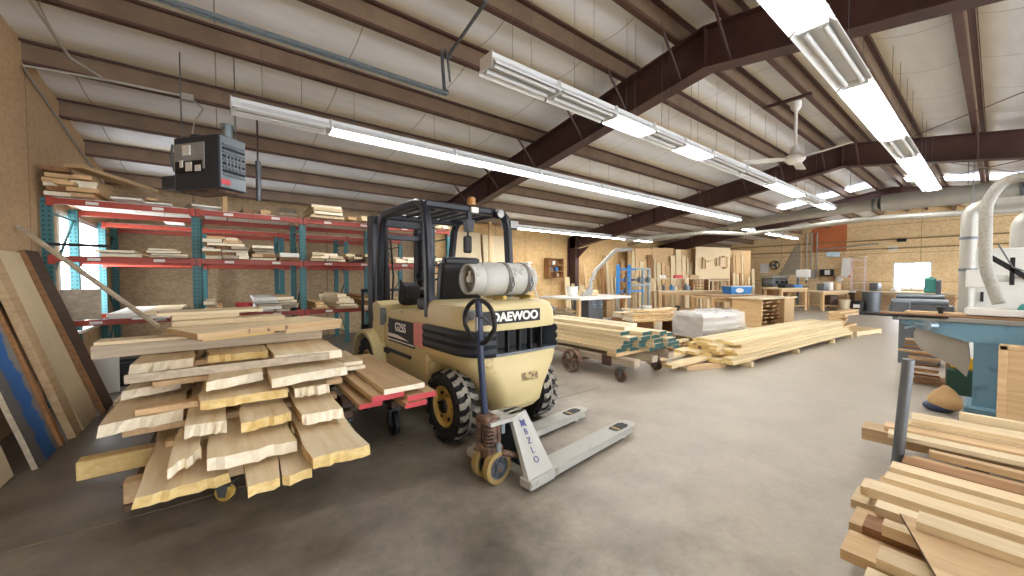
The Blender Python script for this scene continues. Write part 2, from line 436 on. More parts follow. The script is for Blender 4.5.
# ceiling fan
root = T('ceiling_fan', 'white ceiling fan on a long rod under the ridge', 'ceiling fan', (6.85, 1.9, 3.17))
g = G(); g.cyl((0, 0, .1), (0, 0, .78), .022, n=10); g.lathe([(.0, .86), (.07, .84), (.07, .76), (.03, .7)], n=12); P('rod', g, m_white, root)
g = G(); g.lathe([(0, -.08), (.08, -.07), (.13, -.02), (.13, .03), (.07, .08), (.05, .17), (.02, .2)], n=18); P('motor', g, m_white, root)
for a in (2.25, 2.25+2.094, 2.25+4.189):
    g = G(); g.prism([(.1, -.03), (.25, -.06), (.72, -.065), (.74, 0), (.72, .065), (.25, .06), (.1, .03)], -.008, .004, 'z')
    g.xf(Matrix.Rotation(a, 4, 'Z') @ Matrix.Rotation(.2, 4, 'X')); P('blade', g, m_white, root)
g = G(); g.box((0, .12, .9), (.05, .62, .04)); P('mounting_bar', g, m_raf, root)
# ================================================================== forklift
m_fy = worn('forklift cream yellow paint', 'c8b888', '7d4a2c', .665, 5, .42)
m_fyd = plain('rim yellow', 'b99a4d', .5)
m_fb = plain('forklift blue black paint', '171b26', .38, var=.25)
m_louv = plain('louver slate', '1c222b', .5)
m_blk = plain('flat black', '141417', .6)
m_seat = plain('black vinyl', '1d1d20', .4)
m_tank = worn('grey tank paint', 'aeada8', '8d8a82', .6, 5, .5)
m_strap = plain('strap', '77736b', .5, .4)
m_pink = plain('faded red sticker', 'd98a86', .5)
m_amber = plain('amber lens', 'a8743a', .35)
m_clear = plain('lamp lens', '9a9a98', .15)
m_tread = worn('dusty tread', '8f8a80', '55524d', .55, 10, .9)
FK = T('forklift', 'cream yellow and black forklift truck with grey gas tank on its rear', 'forklift', (2.01, 2.86, 0), .028)
def ul(w, yr, yf, z, r=.3, n=7):       # rounded U outline seen from above, rear at yr
    pts = [(-w, yf, z), (-w, yr+r, z)]
    for i in range(1, n): a = PI/2*i/n; pts.append((-w+(w*.42)*(1-math.cos(a)), yr+r-r*math.sin(a), z))
    pts += [(-w*.58, yr, z), (-w*.2, yr-.012, z), (w*.2, yr-.012, z), (w*.58, yr, z)]
    for i in range(n-1, 0, -1): a = PI/2*i/n; pts.append((w-(w*.42)*(1-math.cos(a)), yr+r-r*math.sin(a), z))
    return pts+[(w, yr+r, z), (w, yf, z)]
# counterweight: lower block, middle core, upper band
g = G()
g.loft([ul(.25, -.36, .2, .27), ul(.28, -.42, .25, .33), ul(.31, -.44, .3, .45), ul(.38, -.44, .32, .55), ul(.47, -.43, .34, .64), ul(.512, -.42, .36, .7), ul(.515, -.42, .36, .755)])
g.loft([ul(.505, -.41, .36, .965), ul(.515, -.415, .36, .975), ul(.512, -.40, .36, 1.1), ul(.5, -.37, .36, 1.16), ul(.47, -.33, .36, 1.185), ul(.38, -.2, .3, 1.19)])
cw = P('counterweight', g, m_fy, FK)
g = G(); g.loft([ul(.5, -.2, .36, .755, .2), ul(.5, -.2, .36, .965, .2)]); P('radiator_backing', g, m_blk, FK)
# grille shelf, bars
g = G(); g.prism([(-.30, -.41), (.40, -.41), (.44, -.18), (-.34, -.18)], .752, .775); P('grille_shelf', g, m_gsteel, FK)
for i in range(5):
    g = G(); x = -.27+i*.125; g.box((x, -.37, .865), (.018, .05, .215), bev=.003); P('grille_bar', g, m_blk, FK)
# louvers wrap both corners
def wrap(side, x_stop, yf, z0, z1, off):
    o = [p for p in ul(.514, -.42, yf, 0)]
    o = o if side < 0 else [(-p[0], p[1], 0) for p in o]
    o = [p for p in o if (p[0] <= x_stop if side < 0 else p[0] >= x_stop)]
    g = G(); rings = []
    for k in range(13):
        t = k/12; z = z0+(z1-z0)*t; d = off*(.35+.65*abs(math.sin(t*3*PI)))
        rings.append([((p[0]*(1+d/.55)), p[1]-(d if p[1] < 0 else 0), z) for p in o]+[(p[0]*.86, p[1]+.09, z) for p in o[::-1]])
    g.loft(rings); return g
P('side_louver', wrap(-1, -.29, .40, .76, .965, .024), m_louv, FK, 25)
P('side_louver', wrap(1, .36, .40, .76, .965, .024), m_louv, FK, 25)
# badge
g = G(); g.box((-.13, -.424, 1.075), (.62, .012, .105), bev=.004); bd = P('name_plate', g, m_blk, FK)
text('lettering', 'DAEWOO', .098, m_white, FK, (-.10, -.433, 1.075), (PI/2, 0, 0), .002, 'white maker lettering on the black name plate', 1.1, .0035)
# scraped patch
g = G(); g.box((.04, -.447, .56), (.19, .01, .075), bev=.004); P('tow_pin_plate', g, worn('scraped metal', '6e5b45', 'b9a476', .5, 20), FK)
# lower hood side, frame, floor, front cowl
def slab_side(poly, x0, x1): 
    g = G(); g.prism(poly, x0, x1, 'x'); return g
g = G()
g.prism([(.36, .40), (.62, .36), (1.34, .30), (1.38, .60), (1.34, .66), (1.33, .98), (1.24, 1.035), (.36, 1.075)], -.51, .51, 'x'); hood = P('hood_body', g, m_fy, FK, 25)
g = G(); g.box((-.514, .93, .825), (.012, .66, .25), bev=.003); P('side_panel', g, m_blk, FK)
text('lettering', 'G25S', .125, m_white, FK, (-.522, .93, .87), (PI/2, 0, -PI/2), .002, 'white model lettering on the black side panel', 1, .0015)
g = G(); g.box((-.521, .93, .725), (.006, .66, .012)); g.prism([(1.26, .79), (1.0, .79), (.72, .755), (1.26, .755)], -.523, -.517, 'x'); P('stripe', g, m_white, FK)
g = G(); g.box((-.52, .50, .85), (.02, .19, .22), bev=.003); P('sticker', g, m_pink, FK)
g = G(); g.box((-.515, 1.0, .60), (.03, .62, .035), bev=.005); g.box((-.52, 1.3, .585), (.04, .12, .06), bev=.008); P('step_edge', g, m_louv, FK)
g = G(); g.prism([(.3, .42), (1.4, .24), (1.9, .24), (1.9, .5), (1.35, .62), (.3, .62)], -.5, .5, 'x'); P('chassis', g, m_fy, FK, 25)
g = G(); g.box((0, 1.62, .74), (.98, .5, .3), bev=.03); g.prism([(1.46, .55), (1.66, .55), (1.72, 1.08), (1.6, 1.12), (1.46, 1.08)], -.53, .53, 'x'); P('front_cowl', g, m_fy, FK, 25)
g = G(); g.box((-.5, 1.455, .95), (.07, .02, .2), bev=.004); g.cyl((-.5, 1.44, .99), (-.5, 1.46, .99), .026, n=14); g.cyl((-.5, 1.44, .91), (-.5, 1.46, .91), .026, n=14); P('control_plate', g, m_gsteel, FK)
for s in (-1, 1):
    g = G(); a0 = [(1.75+.42*math.cos(a), .36+.42*math.sin(a)) for a in [PI*.04+PI*.92*i/10 for i in range(11)]]
    a1 = [(1.75+.375*math.cos(a), .36+.375*math.sin(a)) for a in [PI*.04+PI*.92*i/10 for i in range(11)]]
    g.prism(a0+a1[::-1], s*.42 if s > 0 else -.64, .64 if s > 0 else -.42, 'x'); P('fender', g, m_fy, FK)
# tail lamps
for s in (-1, 1):
    g = G(); g.box((s*.43, -.26, 1.09), (.13, .1, .1), rot=(0, 0, s*.7), bev=.02, seg=2); tl = P('tail_lamp', g, m_clear, FK)
    g = G(); M = Matrix.Translation((s*.455, -.305, 1.09)) @ Euler((PI/2, 0, s*.7)).to_matrix().to_4x4()
    g.lathe([(0, .03), (.03, .022), (.038, 0)], M, 14); P('lamp_lens', g, m_gsteel, tl)
# wheels
def wheel(x, y, r, w, s):
    root = link('wheel', None, FK, (x, y, r))
    M = Matrix.Rotation(PI/2, 4, 'Y'); g = G(); rt = r-.022
    prof = [(r*.56, -w*.42), (r*.62, -w*.5), (r*.8, -w*.53), (rt-.02, -w*.47), (rt, -w*.38), (rt, w*.38), (rt-.02, w*.47), (r*.8, w*.53), (r*.62, w*.5), (r*.56, w*.42), (r*.56, -w*.42)]
    g.lathe(prof, M, 36); n = 19
    for k in range(n):
        for sd in (-1, 1):
            a = 2*PI*(k+(.5 if sd > 0 else 0))/n
            # lug: zig-zag block from the shoulder to past the centre
            def pt(u, da, rr): ang = a+da; return (u, rr*math.sin(ang), rr*math.cos(ang))
            t = bmesh.new(); dA = 2*PI/n*.30; us = [(sd*w*.5, -.02), (sd*w*.26, .0), (sd*w*.14, .07), (-sd*w*.06, .07)]
            lo = []; hi = []
            for u, sh in us:
                for q in (-1, 1):
                    lo.append(t.verts.new(pt(u, sh+q*dA, rt-.012))); hi.append(t.verts.new(pt(u*.985, sh+q*dA*.85, r-(.012 if abs(u) > w*.45 else 0))))
            for i in range(3):
                j = 2*i
                for A in (hi,): f = t.faces.new((A[j], A[j+1], A[j+3], A[j+2])); f.material_index = 1
                t.faces.new((lo[j], hi[j], hi[j+2], lo[j+2])); t.faces.new((lo[j+1], lo[j+3], hi[j+3], hi[j+1]))
            t.faces.new((lo[0], lo[1], hi[1], hi[0])); t.faces.new((lo[6], hi[6], hi[7], lo[7]))
            g.merge(t)
    P('tyre', g, [m_rubber, m_tread], root, 30)
    g = G(); o = s*w*.5
    g.lathe([(r*.57, -s*w*.4), (r*.57, o*.9), (r*.53, o*.95), (r*.47, o*.6), (r*.3, o*.5), (r*.26, o*.78), (0, o*.8)], M, 28); rim = P('rim', g, m_fyd, root, 30)
    g = G(); g.lathe([(r*.2, o*.78), (r*.17, o*1.0), (0, o*1.02)], M, 20)
    for k in range(6): a = k*PI/3; g.cyl((o*.55, r*.38*math.cos(a), r*.38*math.sin(a)), (o*.7, r*.38*math.cos(a), r*.38*math.sin(a)), .014, n=6)
    P('hub', g, m_blk, root)
for s in (-1, 1):
    wheel(s*.46, 0, .305, .19, s); wheel(s*.5, 1.75, .34, .2, s)
g = G(); g.cyl((-.4, 0, .31), (.4, 0, .31), .06, n=10); g.box((0, 0, .36), (.5, .2, .12), bev=.02); g.cyl((-.3, .1, .38), (.3, .1, .3), .03, n=8); P('steer_axle', g, m_blk, FK)
g = G(); g.cyl((-.45, 1.75, .34), (.45, 1.75, .34), .09, n=12); P('drive_axle', g, m_blk, FK)
# LPG tank with straps and cradle
tk = link('gas_tank', None, FK, (.05, -.06, 1.38)); tk.scale = (.9, 1, 1)
M = Matrix.Rotation(PI/2, 4, 'Y')
g = G(); g.lathe([(0, -.36), (.07, -.355), (.12, -.325), (.148, -.27), (.15, -.2), (.15, .24), (.146, .31), (.12, .37), (.07, .4), (0, .405)], M, 32); P('shell', g, m_tank, tk)
g = G(); g.lathe([(.118, -.30), (.132, -.30), (.132, -.43), (.118, -.43), (.118, -.30)], M, 28); P('collar', g, m_tank, tk)
g = G(); g.lathe([(.0, -.33), (.09, -.34), (.112, -.36), (.112, -.37), (0, -.365)], M, 24); P('end_disc', g, m_strap, tk)
g = G(); g.cyl((-.42, 0, 0), (-.36, 0, 0), .03, n=10); g.cyl((-.40, 0, .02), (-.40, .0, .07), .012, n=8); P('valve', g, m_white, tk)
for x in (-.02, .23):
    g = G(); n = 26; pts = [(x, .154*math.cos(a), .154*math.sin(a)) for a in [2*PI*i/n for i in range(n)]]
    rr = [[(x-.022, .151*math.cos(a), .151*math.sin(a)), (x+.022, .151*math.cos(a), .151*math.sin(a)), (x+.022, .157*math.cos(a), .157*math.sin(a)), (x-.022, .157*math.cos(a), .157*math.sin(a))] for a in [2*PI*i/n for i in range(n+1)]]
    g.loft(rr, cap=False); st = P('strap', g, m_strap, tk)
    g = G(); g.tube([(x-.02, -.158, .02), (x-.02, -.175, -.05), (x, -.17, -.085), (x+.02, -.175, -.05), (x+.02, -.158, .02)], .006, 6); g.box((x, -.16, -.1), (.03, .02, .03), bev=.005); P('buckle', g, m_gsteel, st)
g = G(); g.box((.38, -.1, 0), (.002, .09, .1)); 
for x in (-.08, .28):
    g = G(); g.box((x, 0, -.165), (.05, .26, .03), bev=.004); g.box((x, .0, -.185), (.05, .06, .04)); P('cradle', g, m_fyd, tk)
# seat
st = link('seat', None, FK, (-.06, .62, 1.05))
g = G(); g.box((0, .16, .06), (.5, .46, .13), bev=.045, seg=3); P('cushion', g, m_seat, st)
g = G(); g.box((0, -.12, .27), (.5, .12, .46), rot=(.16, 0, 0), bev=.055, seg=3); g.box((0, -.13, .45), (.42, .1, .2), rot=(.16, 0, 0), bev=.045, seg=3); P('backrest', g, m_seat, st)
# steering
g = G(); g.cyl((0, 1.52, 1.0), (0, 1.24, 1.42), .035, n=10); g.box((0, 1.5, 1.16), (.2, .12, .22), rot=(.5, 0, 0), bev=.03); P('steering_column', g, m_blk, FK)
g = G(); c = V((0, 1.23, 1.44)); q = Euler((-.55, 0, 0)).to_matrix()
g.tube([c+q @ V((.18*math.cos(2*PI*i/24), .18*math.sin(2*PI*i/24), 0)) for i in range(24)], .013, 8, closed=True)
for a in (0, 2.09, 4.19): g.cyl(c, c+q @ V((.18*math.cos(a), .18*math.sin(a), 0)), .009, n=6)
P('steering_wheel', g, m_blk, FK)
for i in range(3):
    g = G(); x = .18+.06*i; g.cyl((x, 1.45, 1.05), (x, 1.3, 1.28), .008, n=6); g.cyl((x, 1.3, 1.28), (x, 1.28, 1.31), .018, n=8); P('lever', g, m_blk, FK)
g = G(); g.box((-.2, 1.42, 1.2), (.22, .16, .26), rot=(.3, 0, 0), bev=.05, seg=2); g.tube([(-.3, 1.4, 1.3), (-.36, 1.3, 1.36), (-.3, 1.25, 1.25), (-.28, 1.3, 1.1)], .012); P('dashboard', g, m_blk, FK)
# overhead guard
def leg(x):
    g = G(); pts = [(x, .36, 1.03), (x, .37, 1.5), (x, .40, 1.9), (x, .43, 2.02), (x, .5, 2.09), (x, .6, 2.11), (x, 1.38, 2.11), (x, 1.46, 2.08), (x, 1.52, 2.0), (x, 1.6, 1.6), (x, 1.64, 1.08)]
    rings = []
    for i, p in enumerate(pts):
        d = (V(pts[min(i+1, len(pts)-1)])-V(pts[max(i-1, 0)])).normalized(); nrm = V((1, 0, 0)).cross(d)
        p = V(p); rings.append([p+V((sx*.038, 0, 0))+nrm*sn*.042 for sx, sn in ((-1, -.6), (-.6, -1), (.6, -1), (1, -.6), (1, .6), (.6, 1), (-.6, 1), (-1, .6))])
    g.loft(rings); return P('guard_leg', g, m_fb, FK)
leg(-.48); leg(.48)
g = G(); g.box((0, .47, 2.09), (.96, .09, .07), bev=.015); P('guard_crossbar', g, m_fb, FK)
g = G(); g.box((0, 1.44, 2.09), (.96, .07, .07), bev=.012); P('guard_crossbar', g, m_fb, FK)
for i in range(6):
    g = G(); g.box((-.36+.144*i, .95, 2.11), (.035, .96, .035), bev=.006); P('guard_bar', g, m_fb, FK)
g = G(); g.cyl((.04, .44, 2.13), (.04, .44, 2.2), .042, n=16); g.cyl((.04, .44, 2.2), (.04, .44, 2.21), .03, n=16); P('beacon', g, m_amber, FK)
g = G(); g.box((.06, .41, 2.08), (.09, .02, .06), bev=.006); P('guard_plate', g, m_white, FK)
for x in (.02,):
    g = G(); g.prism([(x-.05, 1.98), (x+.05, 1.98), (x+.03, 1.86), (x-.03, 1.86)], .42, .5, 'y'); g.cyl((x, .46, 1.92), (x, .46, 2.07), .03, n=8); P('mirror_mount', g, m_fb, FK)
g = G(); g.box((-.06, .36, 1.72), (.1, .05, .17), rot=(0, 0, .3), bev=.015); g.cyl((0, .44, 1.9), (-.05, .38, 1.74), .01, n=6); P('mirror', g, m_blk, FK)
wl = link('work_lamp', None, FK, (.36, .40, 2.07)); M = Matrix.Rotation(PI/2, 4, 'X')
g = G(); g.lathe([(0, .04), (.05, .035), (.055, .0), (.04, -.06), (0, -.07)], M, 20); P('lamp_body', g, m_blk, wl)
g = G(); g.lathe([(0, .046), (.04, .04), (.044, .036)], M, 20); P('lamp_lens', g, m_clear, wl)
wl = link('work_lamp', None, FK, (.55, .40, 1.97))
g = G(); g.box((0, 0, 0), (.13, .06, .1), bev=.012); P('lamp_body', g, m_blk, wl)
g = G(); g.box((0, -.033, 0), (.11, .008, .08), bev=.003); P('lamp_lens', g, m_clear, wl)
# mast, carriage, forks
for x in (-.36, .36):
    g = G(); g.box((x*1.1, 2.06, 1.12), (.09, .18, 2.12), bev=.008); g.box((x*.95, 1.985, 1.12), (.1, .03, 2.12)); g.box((x*.95, 2.13, 1.12), (.1, .03, 2.12)); P('mast_channel', g, m_fb, FK)
    g = G(); g.box((x*.7, 2.10, 1.17), (.1, .13, 2.0), bev=.006); P('inner_channel', g, m_fb, FK)
    g = G(); g.cyl((x*.72, 1.97, .2), (x*.72, 1.97, 1.5), .04, n=14); g.cyl((x*.72, 1.97, 1.5), (x*.72, 1.97, 2.0), .025, n=12); P('lift_cylinder', g, m_blk, FK)
    g = G(); g.tube([(x*.6, 1.94, 1.9), (x*.55, 1.9, 1.4), (x*.62, 1.92, .9), (x*.5, 1.94, .5)], .013); P('hose', g, m_rubber, FK)
    g = G(); g.box((x*.95, 2.0, 2.12), (.13, .2, .1), bev=.01); P('mast_cap', g, m_fb, FK)
    g = G(); g.prism([(2.36, .04), (2.36, .8), (2.31, .8), (2.31, .09), (1.9+.46, .04)], x*.6-.05, x*.6+.05, 'x'); g.prism([(2.31, .04), (3.3, .04), (3.3, .05), (2.31, .085)], x*.6-.05, x*.6+.05, 'x'); P('fork', g, m_blk, FK)
for z in (2.1, 1.92, .5): 
    g = G(); g.box((0, 2.04, z), (.72, .05, .1 if z > 2 else .07), bev=.008); P('mast_crossbar', g, m_fb, FK)
for z in (.3, .72):
    g = G(); g.box((0, 2.27, z), (.98, .06, .11), bev=.008); P('carriage_bar', g, m_fb, FK)
g = G()
g.box((0, 2.27, 1.22), (.98, .03, .04))
for x in (-.47, -.2, .2, .47): g.box((x, 2.27, 1.0), (.03, .03, .46))
P('load_backrest', g, m_fb, FK)
g = G(); g.cyl((-.3, 2.06, 2.115), (-.3, 2.0, 2.115), .03, n=12); P('mast_sticker', g, m_white, FK)
# ================================================================== pallet truck
m_jk = worn('pallet truck pale paint', 'b0b0aa', '857f72', .66, 8, .5)
m_jb = plain('pallet truck blue grey', '3f5468', .5)
JK = T('pallet_truck', 'pale grey hand pallet truck with dark blue looped handle', 'pallet truck', (1.46, 2.13, 0), .1)
# local +x = towards the fork tips
g = G(); g.tube([(-.03, .02, .46), (-.05, .035, .8), (-.06, .05, 1.24)], .024, 12); hd = P('handle', g, m_dkblue, JK)
g = G(); n = 26; lp = []
for i in range(n):
    a = 2*PI*i/n; lp.append((-.055, .05+.165*math.cos(a)*(1 if math.sin(a) > -.3 else .92+.1*math.sin(a)), 1.09+.15*math.sin(a)))
g.tube(lp, .016, 10, closed=True); P('grip_loop', g, m_blk, hd)
g = G(); g.tube([(-.05, .05, 1.11), (-.07, -.01, 1.13), (-.06, -.09, 1.08)], .008, 6); P('release_lever', g, m_gsteel, hd)
g = G(); g.box((-.083, .045, 1.08), (.006, .026, .09)); P('sticker', g, m_clear, hd)
g = G(); g.cyl((.0, 0, .2), (0, 0, .42), .05, n=14); g.cyl((-.05, .06, .17), (-.05, .06, .43), .022, n=10); g.cyl((.04, -.04, .2), (.04, -.04, .42), .018, n=10); g.box((0, 0, .2), (.13, .16, .1), bev=.02); g.box((-.03, 0, .43), (.11, .13, .05), bev=.012)
for i in range(6): g.cyl((-.06, -.06, .25+.025*i), (-.06, -.06, .262+.025*i), .032, n=10)
P('pump', g, m_rust, JK)
g = G(); g.cyl((.06, -.06, .32), (.06, -.06, .40), .018, n=10); P('piston', g, m_steel, JK)
g = G(); g.cyl((0, -.085, .22), (0, -.085, .27), .02, n=10); P('piston', g, m_steel, JK)
for s in (-1, 1):
    wr = link('steer_wheel', None, JK, (-.0, s*.062-.01, .108)); M = Matrix.Rotation(PI/2, 4, 'X')
    g = G(); g.lathe([(.078, -.026), (.108, -.024), (.108, .024), (.078, .026), (.078, -.026)], M, 28); P('tread', g, plain('tan polyurethane', '9a8350', .5), wr)
    g = G(); g.lathe([(.078, -.027), (.07, -.027), (.068, -.01), (.03, -.01), (.03, -.03), (0, -.03), (0, .03), (.03, .03), (.03, .01), (.068, .01), (.07, .027), (.078, .027)], M, 24)
    for k in range(6): a = k*PI/3; g.box((.05*math.cos(a), 0, .05*math.sin(a)), (.05, .04, .014), rot=(0, -a, 0))
    P('hub', g, m_gsteel, wr)
g = G(); g.cyl((0, -.11, .1), (0, .09, .1), .014, n=8); g.box((0, 0, .16), (.06, .03, .1)); P('steer_axle', g, m_rust, JK)
# head casting + A-frame side plates + forks
g = G(); g.prism([(-.06, .07), (.12, .1), (.3, .05), (.3, -.05), (.12, -.1), (-.06, -.08)], .395, .42, 'z'); P('head_plate', g, m_jk, JK)
g = G(); g.prism([(-.06, .4), (.06, .4), (.3, .1), (.3, .05), (-.3, .05), (-.3, .1)], .2, .215, 'x'); P('cross_plate', g, m_jb, JK)
for s in (-1, 1):
    yo = s*.255
    g = G()   # inclined leg: flat plate from head down to fork heel
    w0, w1 = .06, .085
    top = [(.1, s*.1-.05, .42), (.2, s*.1-.05, .42), (.2, s*.1+.07 if s > 0 else s*.1+.05, .42), (.1, s*.1+.05, .42)]
    a = [(.15, s*.015, .42), (.30, s*.015, .42), (.30, s*.05, .42), (.15, s*.05, .42)]
    b = [(.05, s*.30, .05), (.30, s*.30, .05), (.30, s*.345, .05), (.05, s*.345, .05)]
    g.loft([a, b]); g.box((.17, s*.29, .055), (.24, .11, .06), bev=.006); P('a_frame_leg', g, m_jk, JK, 20)
    g = G(); fo = [(.24, -.08), (1.32, -.08), (1.4, -.072), (1.45, -.045), (1.455, 0), (1.45, .045), (1.4, .072), (1.32, .08), (.2, .08)]
    fo = [(u, v+yo) for u, v in fo]; hole = None
    g.prism(fo, .078, .086, 'z')
    for q in (-1, 1): g.box((.78, yo+q*.076, .058), (1.16, .008, .05)); 
    g.prism([(.2, .03), (.34, .03), (.34, .08), (.2, .08)], yo-.08, yo+.08, 'y')
    fk = P('fork', g, m_jk, JK, 20)
    g = G(); g.prism([(1.15, -.035), (1.19, -.05), (1.32, -.05), (1.36, -.03), (1.36, .03), (1.32, .05), (1.19, .05), (1.15, .035)], .0862, .0875, 'z'); g.xf(Matrix.Translation((0, yo, 0))); P('roller_opening', g, m_blk, fk)
    g = G(); g.cyl((1.21, yo-.04, .058), (1.21, yo+.04, .058), .032, n=14); P('roller_arm', g, m_fyd, fk)
    g = G(); g.cyl((1.27, yo-.05, .037), (1.27, yo+.05, .037), .037, n=16); P('load_roller', g, m_white, fk)
for s in (-1, 1):
    g = G(); g.cyl((.03, s*.09, .2), (.3, s*.17, .1), .022, n=8); P('push_rod', g, m_rust, JK)
# characters stacked down the near leg
pa, pb = V((.225, -.05, .42)), V((.175, -.345, .05))
dirv = (pb-pa); up = V((1, 0, 0)); nrm = dirv.normalized().cross(up).normalized()
if nrm.z < 0: nrm = -nrm
m_ltr = plain('blue lettering', '4a4f86', .5)
for i, ch in enumerate('*BZLO'):
    c = pa+dirv*(.17+.135*i)+nrm*.004; xax = V((-.0, -1, 0)); yax = -dirv.normalized(); xax = yax.cross(nrm).normalized()
    rot = Matrix((xax, yax, nrm)).transposed().to_euler()
    if ch == '*':
        g = G(); g.prism([(-.026, -.028), (.0, -.016), (.026, -.028), (.02, 0), (.026, .028), (0, .016), (-.026, .028), (-.02, 0)], 0, .002, 'z'); P('emblem', g, m_ltr, JK, 0, loc=c, rot=rot)
    else: text('lettering', ch, .06, m_ltr, JK, c, rot, .001)
# ================================================================== lumber helpers
def outline(w, L, jag=0, side=0, skew=0, taper=0, nf=5, ns=7, rnd=R):
    """top-view outline, front edge first (left to right), then right side, back, left side; returns pts, kind"""
    p = []; k = []
    for i in range(nf+1):
        t = i/nf; p.append((-w/2+w*t, skew*(t-.5)+(rnd.uniform(-jag, jag) if 0 < i < nf else 0))); k.append(2)
    for i in range(1, ns+1):
        t = i/ns; p.append((w/2-taper*t+(rnd.uniform(-side, side)), L*t)); k.append(1)
    for i in range(1, 3):
        t = i/2; p.append((w/2-taper-(w-2*taper)*t, L)); k.append(3)
    for i in range(1, ns):
        t = 1-i/ns; p.append((-w/2+taper*t+rnd.uniform(-side, side), L*t)); k.append(1)
    return p, k
def board_g(w, L, T, jag=0, side=0, skew=0, taper=0, wane=0, under=0, ends=2, sides=1, split=None, rnd=R, nf=5, warp=0, ns=7):
    g = G(); p, k = outline(w, L, jag, side, skew, taper, nf, ns, rnd=rnd)
    if split:
        i = max(1, min(nf-1, int(nf*split[0]))); p = p[:i]+[(p[i][0]-.006, p[i][1]), (p[i][0]+split[2], split[1]), (p[i][0]+.006, p[i][1])]+p[i+1:]; k = k[:i]+[2, 1, 2]+k[i+1:]
    n = len(p); lo = []; hi = []
    for (x, y), kk in zip(p, k):
        bx = x+(wane*(1 if x > 0 else -1) if kk != 3 else 0); by = y-(under*rnd.uniform(.4, 1) if y < L*.1 else 0)
        dz = warp*((y/L)*2-1)**2
        lo.append(g.b.verts.new((bx, by, dz))); hi.append(g.b.verts.new((x, y, T+dz)))
    if n > 3:
        f1 = g.b.faces.new(hi); f1.material_index = 0; f2 = g.b.faces.new(lo[::-1]); f2.material_index = 0
    for i in range(n):
        j = (i+1) % n; f = g.b.faces.new((lo[i], lo[j], hi[j], hi[i]))
        a, b = k[i], k[j]
        if y_front(p[i], L) and y_front(p[j], L) and a == 2 and b in (2,): f.material_index = ends
        elif p[i][1] > L*.98 and p[j][1] > L*.98: f.material_index = ends
        else: f.material_index = sides
    bmesh.ops.triangulate(g.b, faces=[f for f in g.b.faces if len(f.verts) > 4])
    return g
def y_front(p, L): return p[1] < L*.15
def lum(name, label, cat, w, L, T, loc, rz=0, mats=None, group=None, tilt=(0, 0), **kw):
    """one board lying along local +y, origin at the middle of its front end"""
    g = board_g(w, L, T, **kw); mats = mats or [m_pale, m_pale, m_cut]
    return S1(name, label, cat, g, mats, loc, group=group, sm=0, rot=(tilt[0], tilt[1], rz))
ORD = NTH
# ------------------------------------------------------------------ slab stack on its cart
ct = T('lumber_cart', 'low timber cart on casters under the tall stack of rough slabs', 'cart', (-.1, 3.0, 0))
g = G(); g.box((-.02, .52, .188), (1.22, .1, .12), bev=.006); P('cross_beam', g, m_ylw, ct, label='yellow timber cross beam sticking out to the left')
g = G(); g.box((.1, .0, .188), (.9, .1, .12), bev=.006); P('cross_beam', g, m_tan, ct)
g = G(); g.box((.1, 1.5, .188), (.9, .1, .12), bev=.006); P('cross_beam', g, m_tan, ct)
for x in (-.3, .5):
    g = G(); g.box((x, .8, .115), (.1, 1.75, .03), bev=.004); P('side_rail', g, m_dark, ct)
def caster(par, x, y, r, m=m_rust, z=.0, rz=0):
    c = link('caster', None, par, (x, y, z), (0, 0, rz)); M = Matrix.Translation((0, 0, r)) @ Matrix.Rotation(PI/2, 4, 'Y')
    g = G(); g.lathe([(0, -.022), (r*.35, -.024), (r*.4, -.012), (r*.75, -.012), (r*.8, -.022), (r, -.018), (r, .018), (r*.8, .022), (r*.75, .012), (r*.4, .012), (r*.35, .024), (0, .022)], M, 22); P('wheel', g, m, c)
    g = G()
    for s in (-1, 1): g.prism([(-.02, r-.02), (.02, r-.02), (.035, r*2+.005), (-.035, r*2+.005)], s*.032-.003, s*.032+.003, 'x')
    g.box((0, 0, r*2+.006), (.1, .1, .008)); P('fork', g, m_gsteel, c)
caster(ct, .1, -.06, .052, m_fyd, rz=1.0); caster(ct, -.34, .27, .052, rz=.8); caster(ct, .5, .0, .048); caster(ct, .1, 1.5, .048)
LAY = {}
def slab(fl, fr, z, T, L, layer, rz=0, mats=None, **kw):
    kw.setdefault('nf', 11); kw.setdefault('ns', 12); kw['jag'] = kw.get('jag', .01)*.8
    w = fr[0]-fl[0]-.008; c = ((fl[0]+fr[0])/2, (fl[1]+fr[1])/2)
    LAY.setdefault(layer, []).append(dict(w=w, L=L, T=T, loc=(c[0], c[1], z-T), rz=rz, mats=mats, skew=fr[1]-fl[1], kw=kw))
mA = [m_slab, m_bark, m_cut]; mB = [m_slab, m_bark, m_ylw]; mC = [m_slab, m_slab, m_cut]
# bottom layer
slab((-.36, 2.60), (.02, 2.62), .30, .048, 2.5, 'bottom', mats=mB, jag=.02, side=.02, under=.03, wane=.012, taper=-.01)
slab((.09, 2.37), (.40, 2.39), .30, .048, 2.7, 'bottom', mats=mB, jag=.02, side=.012, under=.02, split=(.5, .5, .03), nf=8)
# second
slab((-.24, 2.62), (-.10, 2.80), .40, .05, 2.3, 'second', mats=mA, jag=.05, side=.015, under=.02)
slab((-.08, 2.63), (.355, 2.60), .40, .06, 2.6, 'second', mats=mA, jag=.025, side=.012, under=.03)
slab((.38, 2.29), (.69, 2.27), .40, .055, 2.8, 'second', mats=mB, jag=.015, side=.015, under=.03, rz=.02)
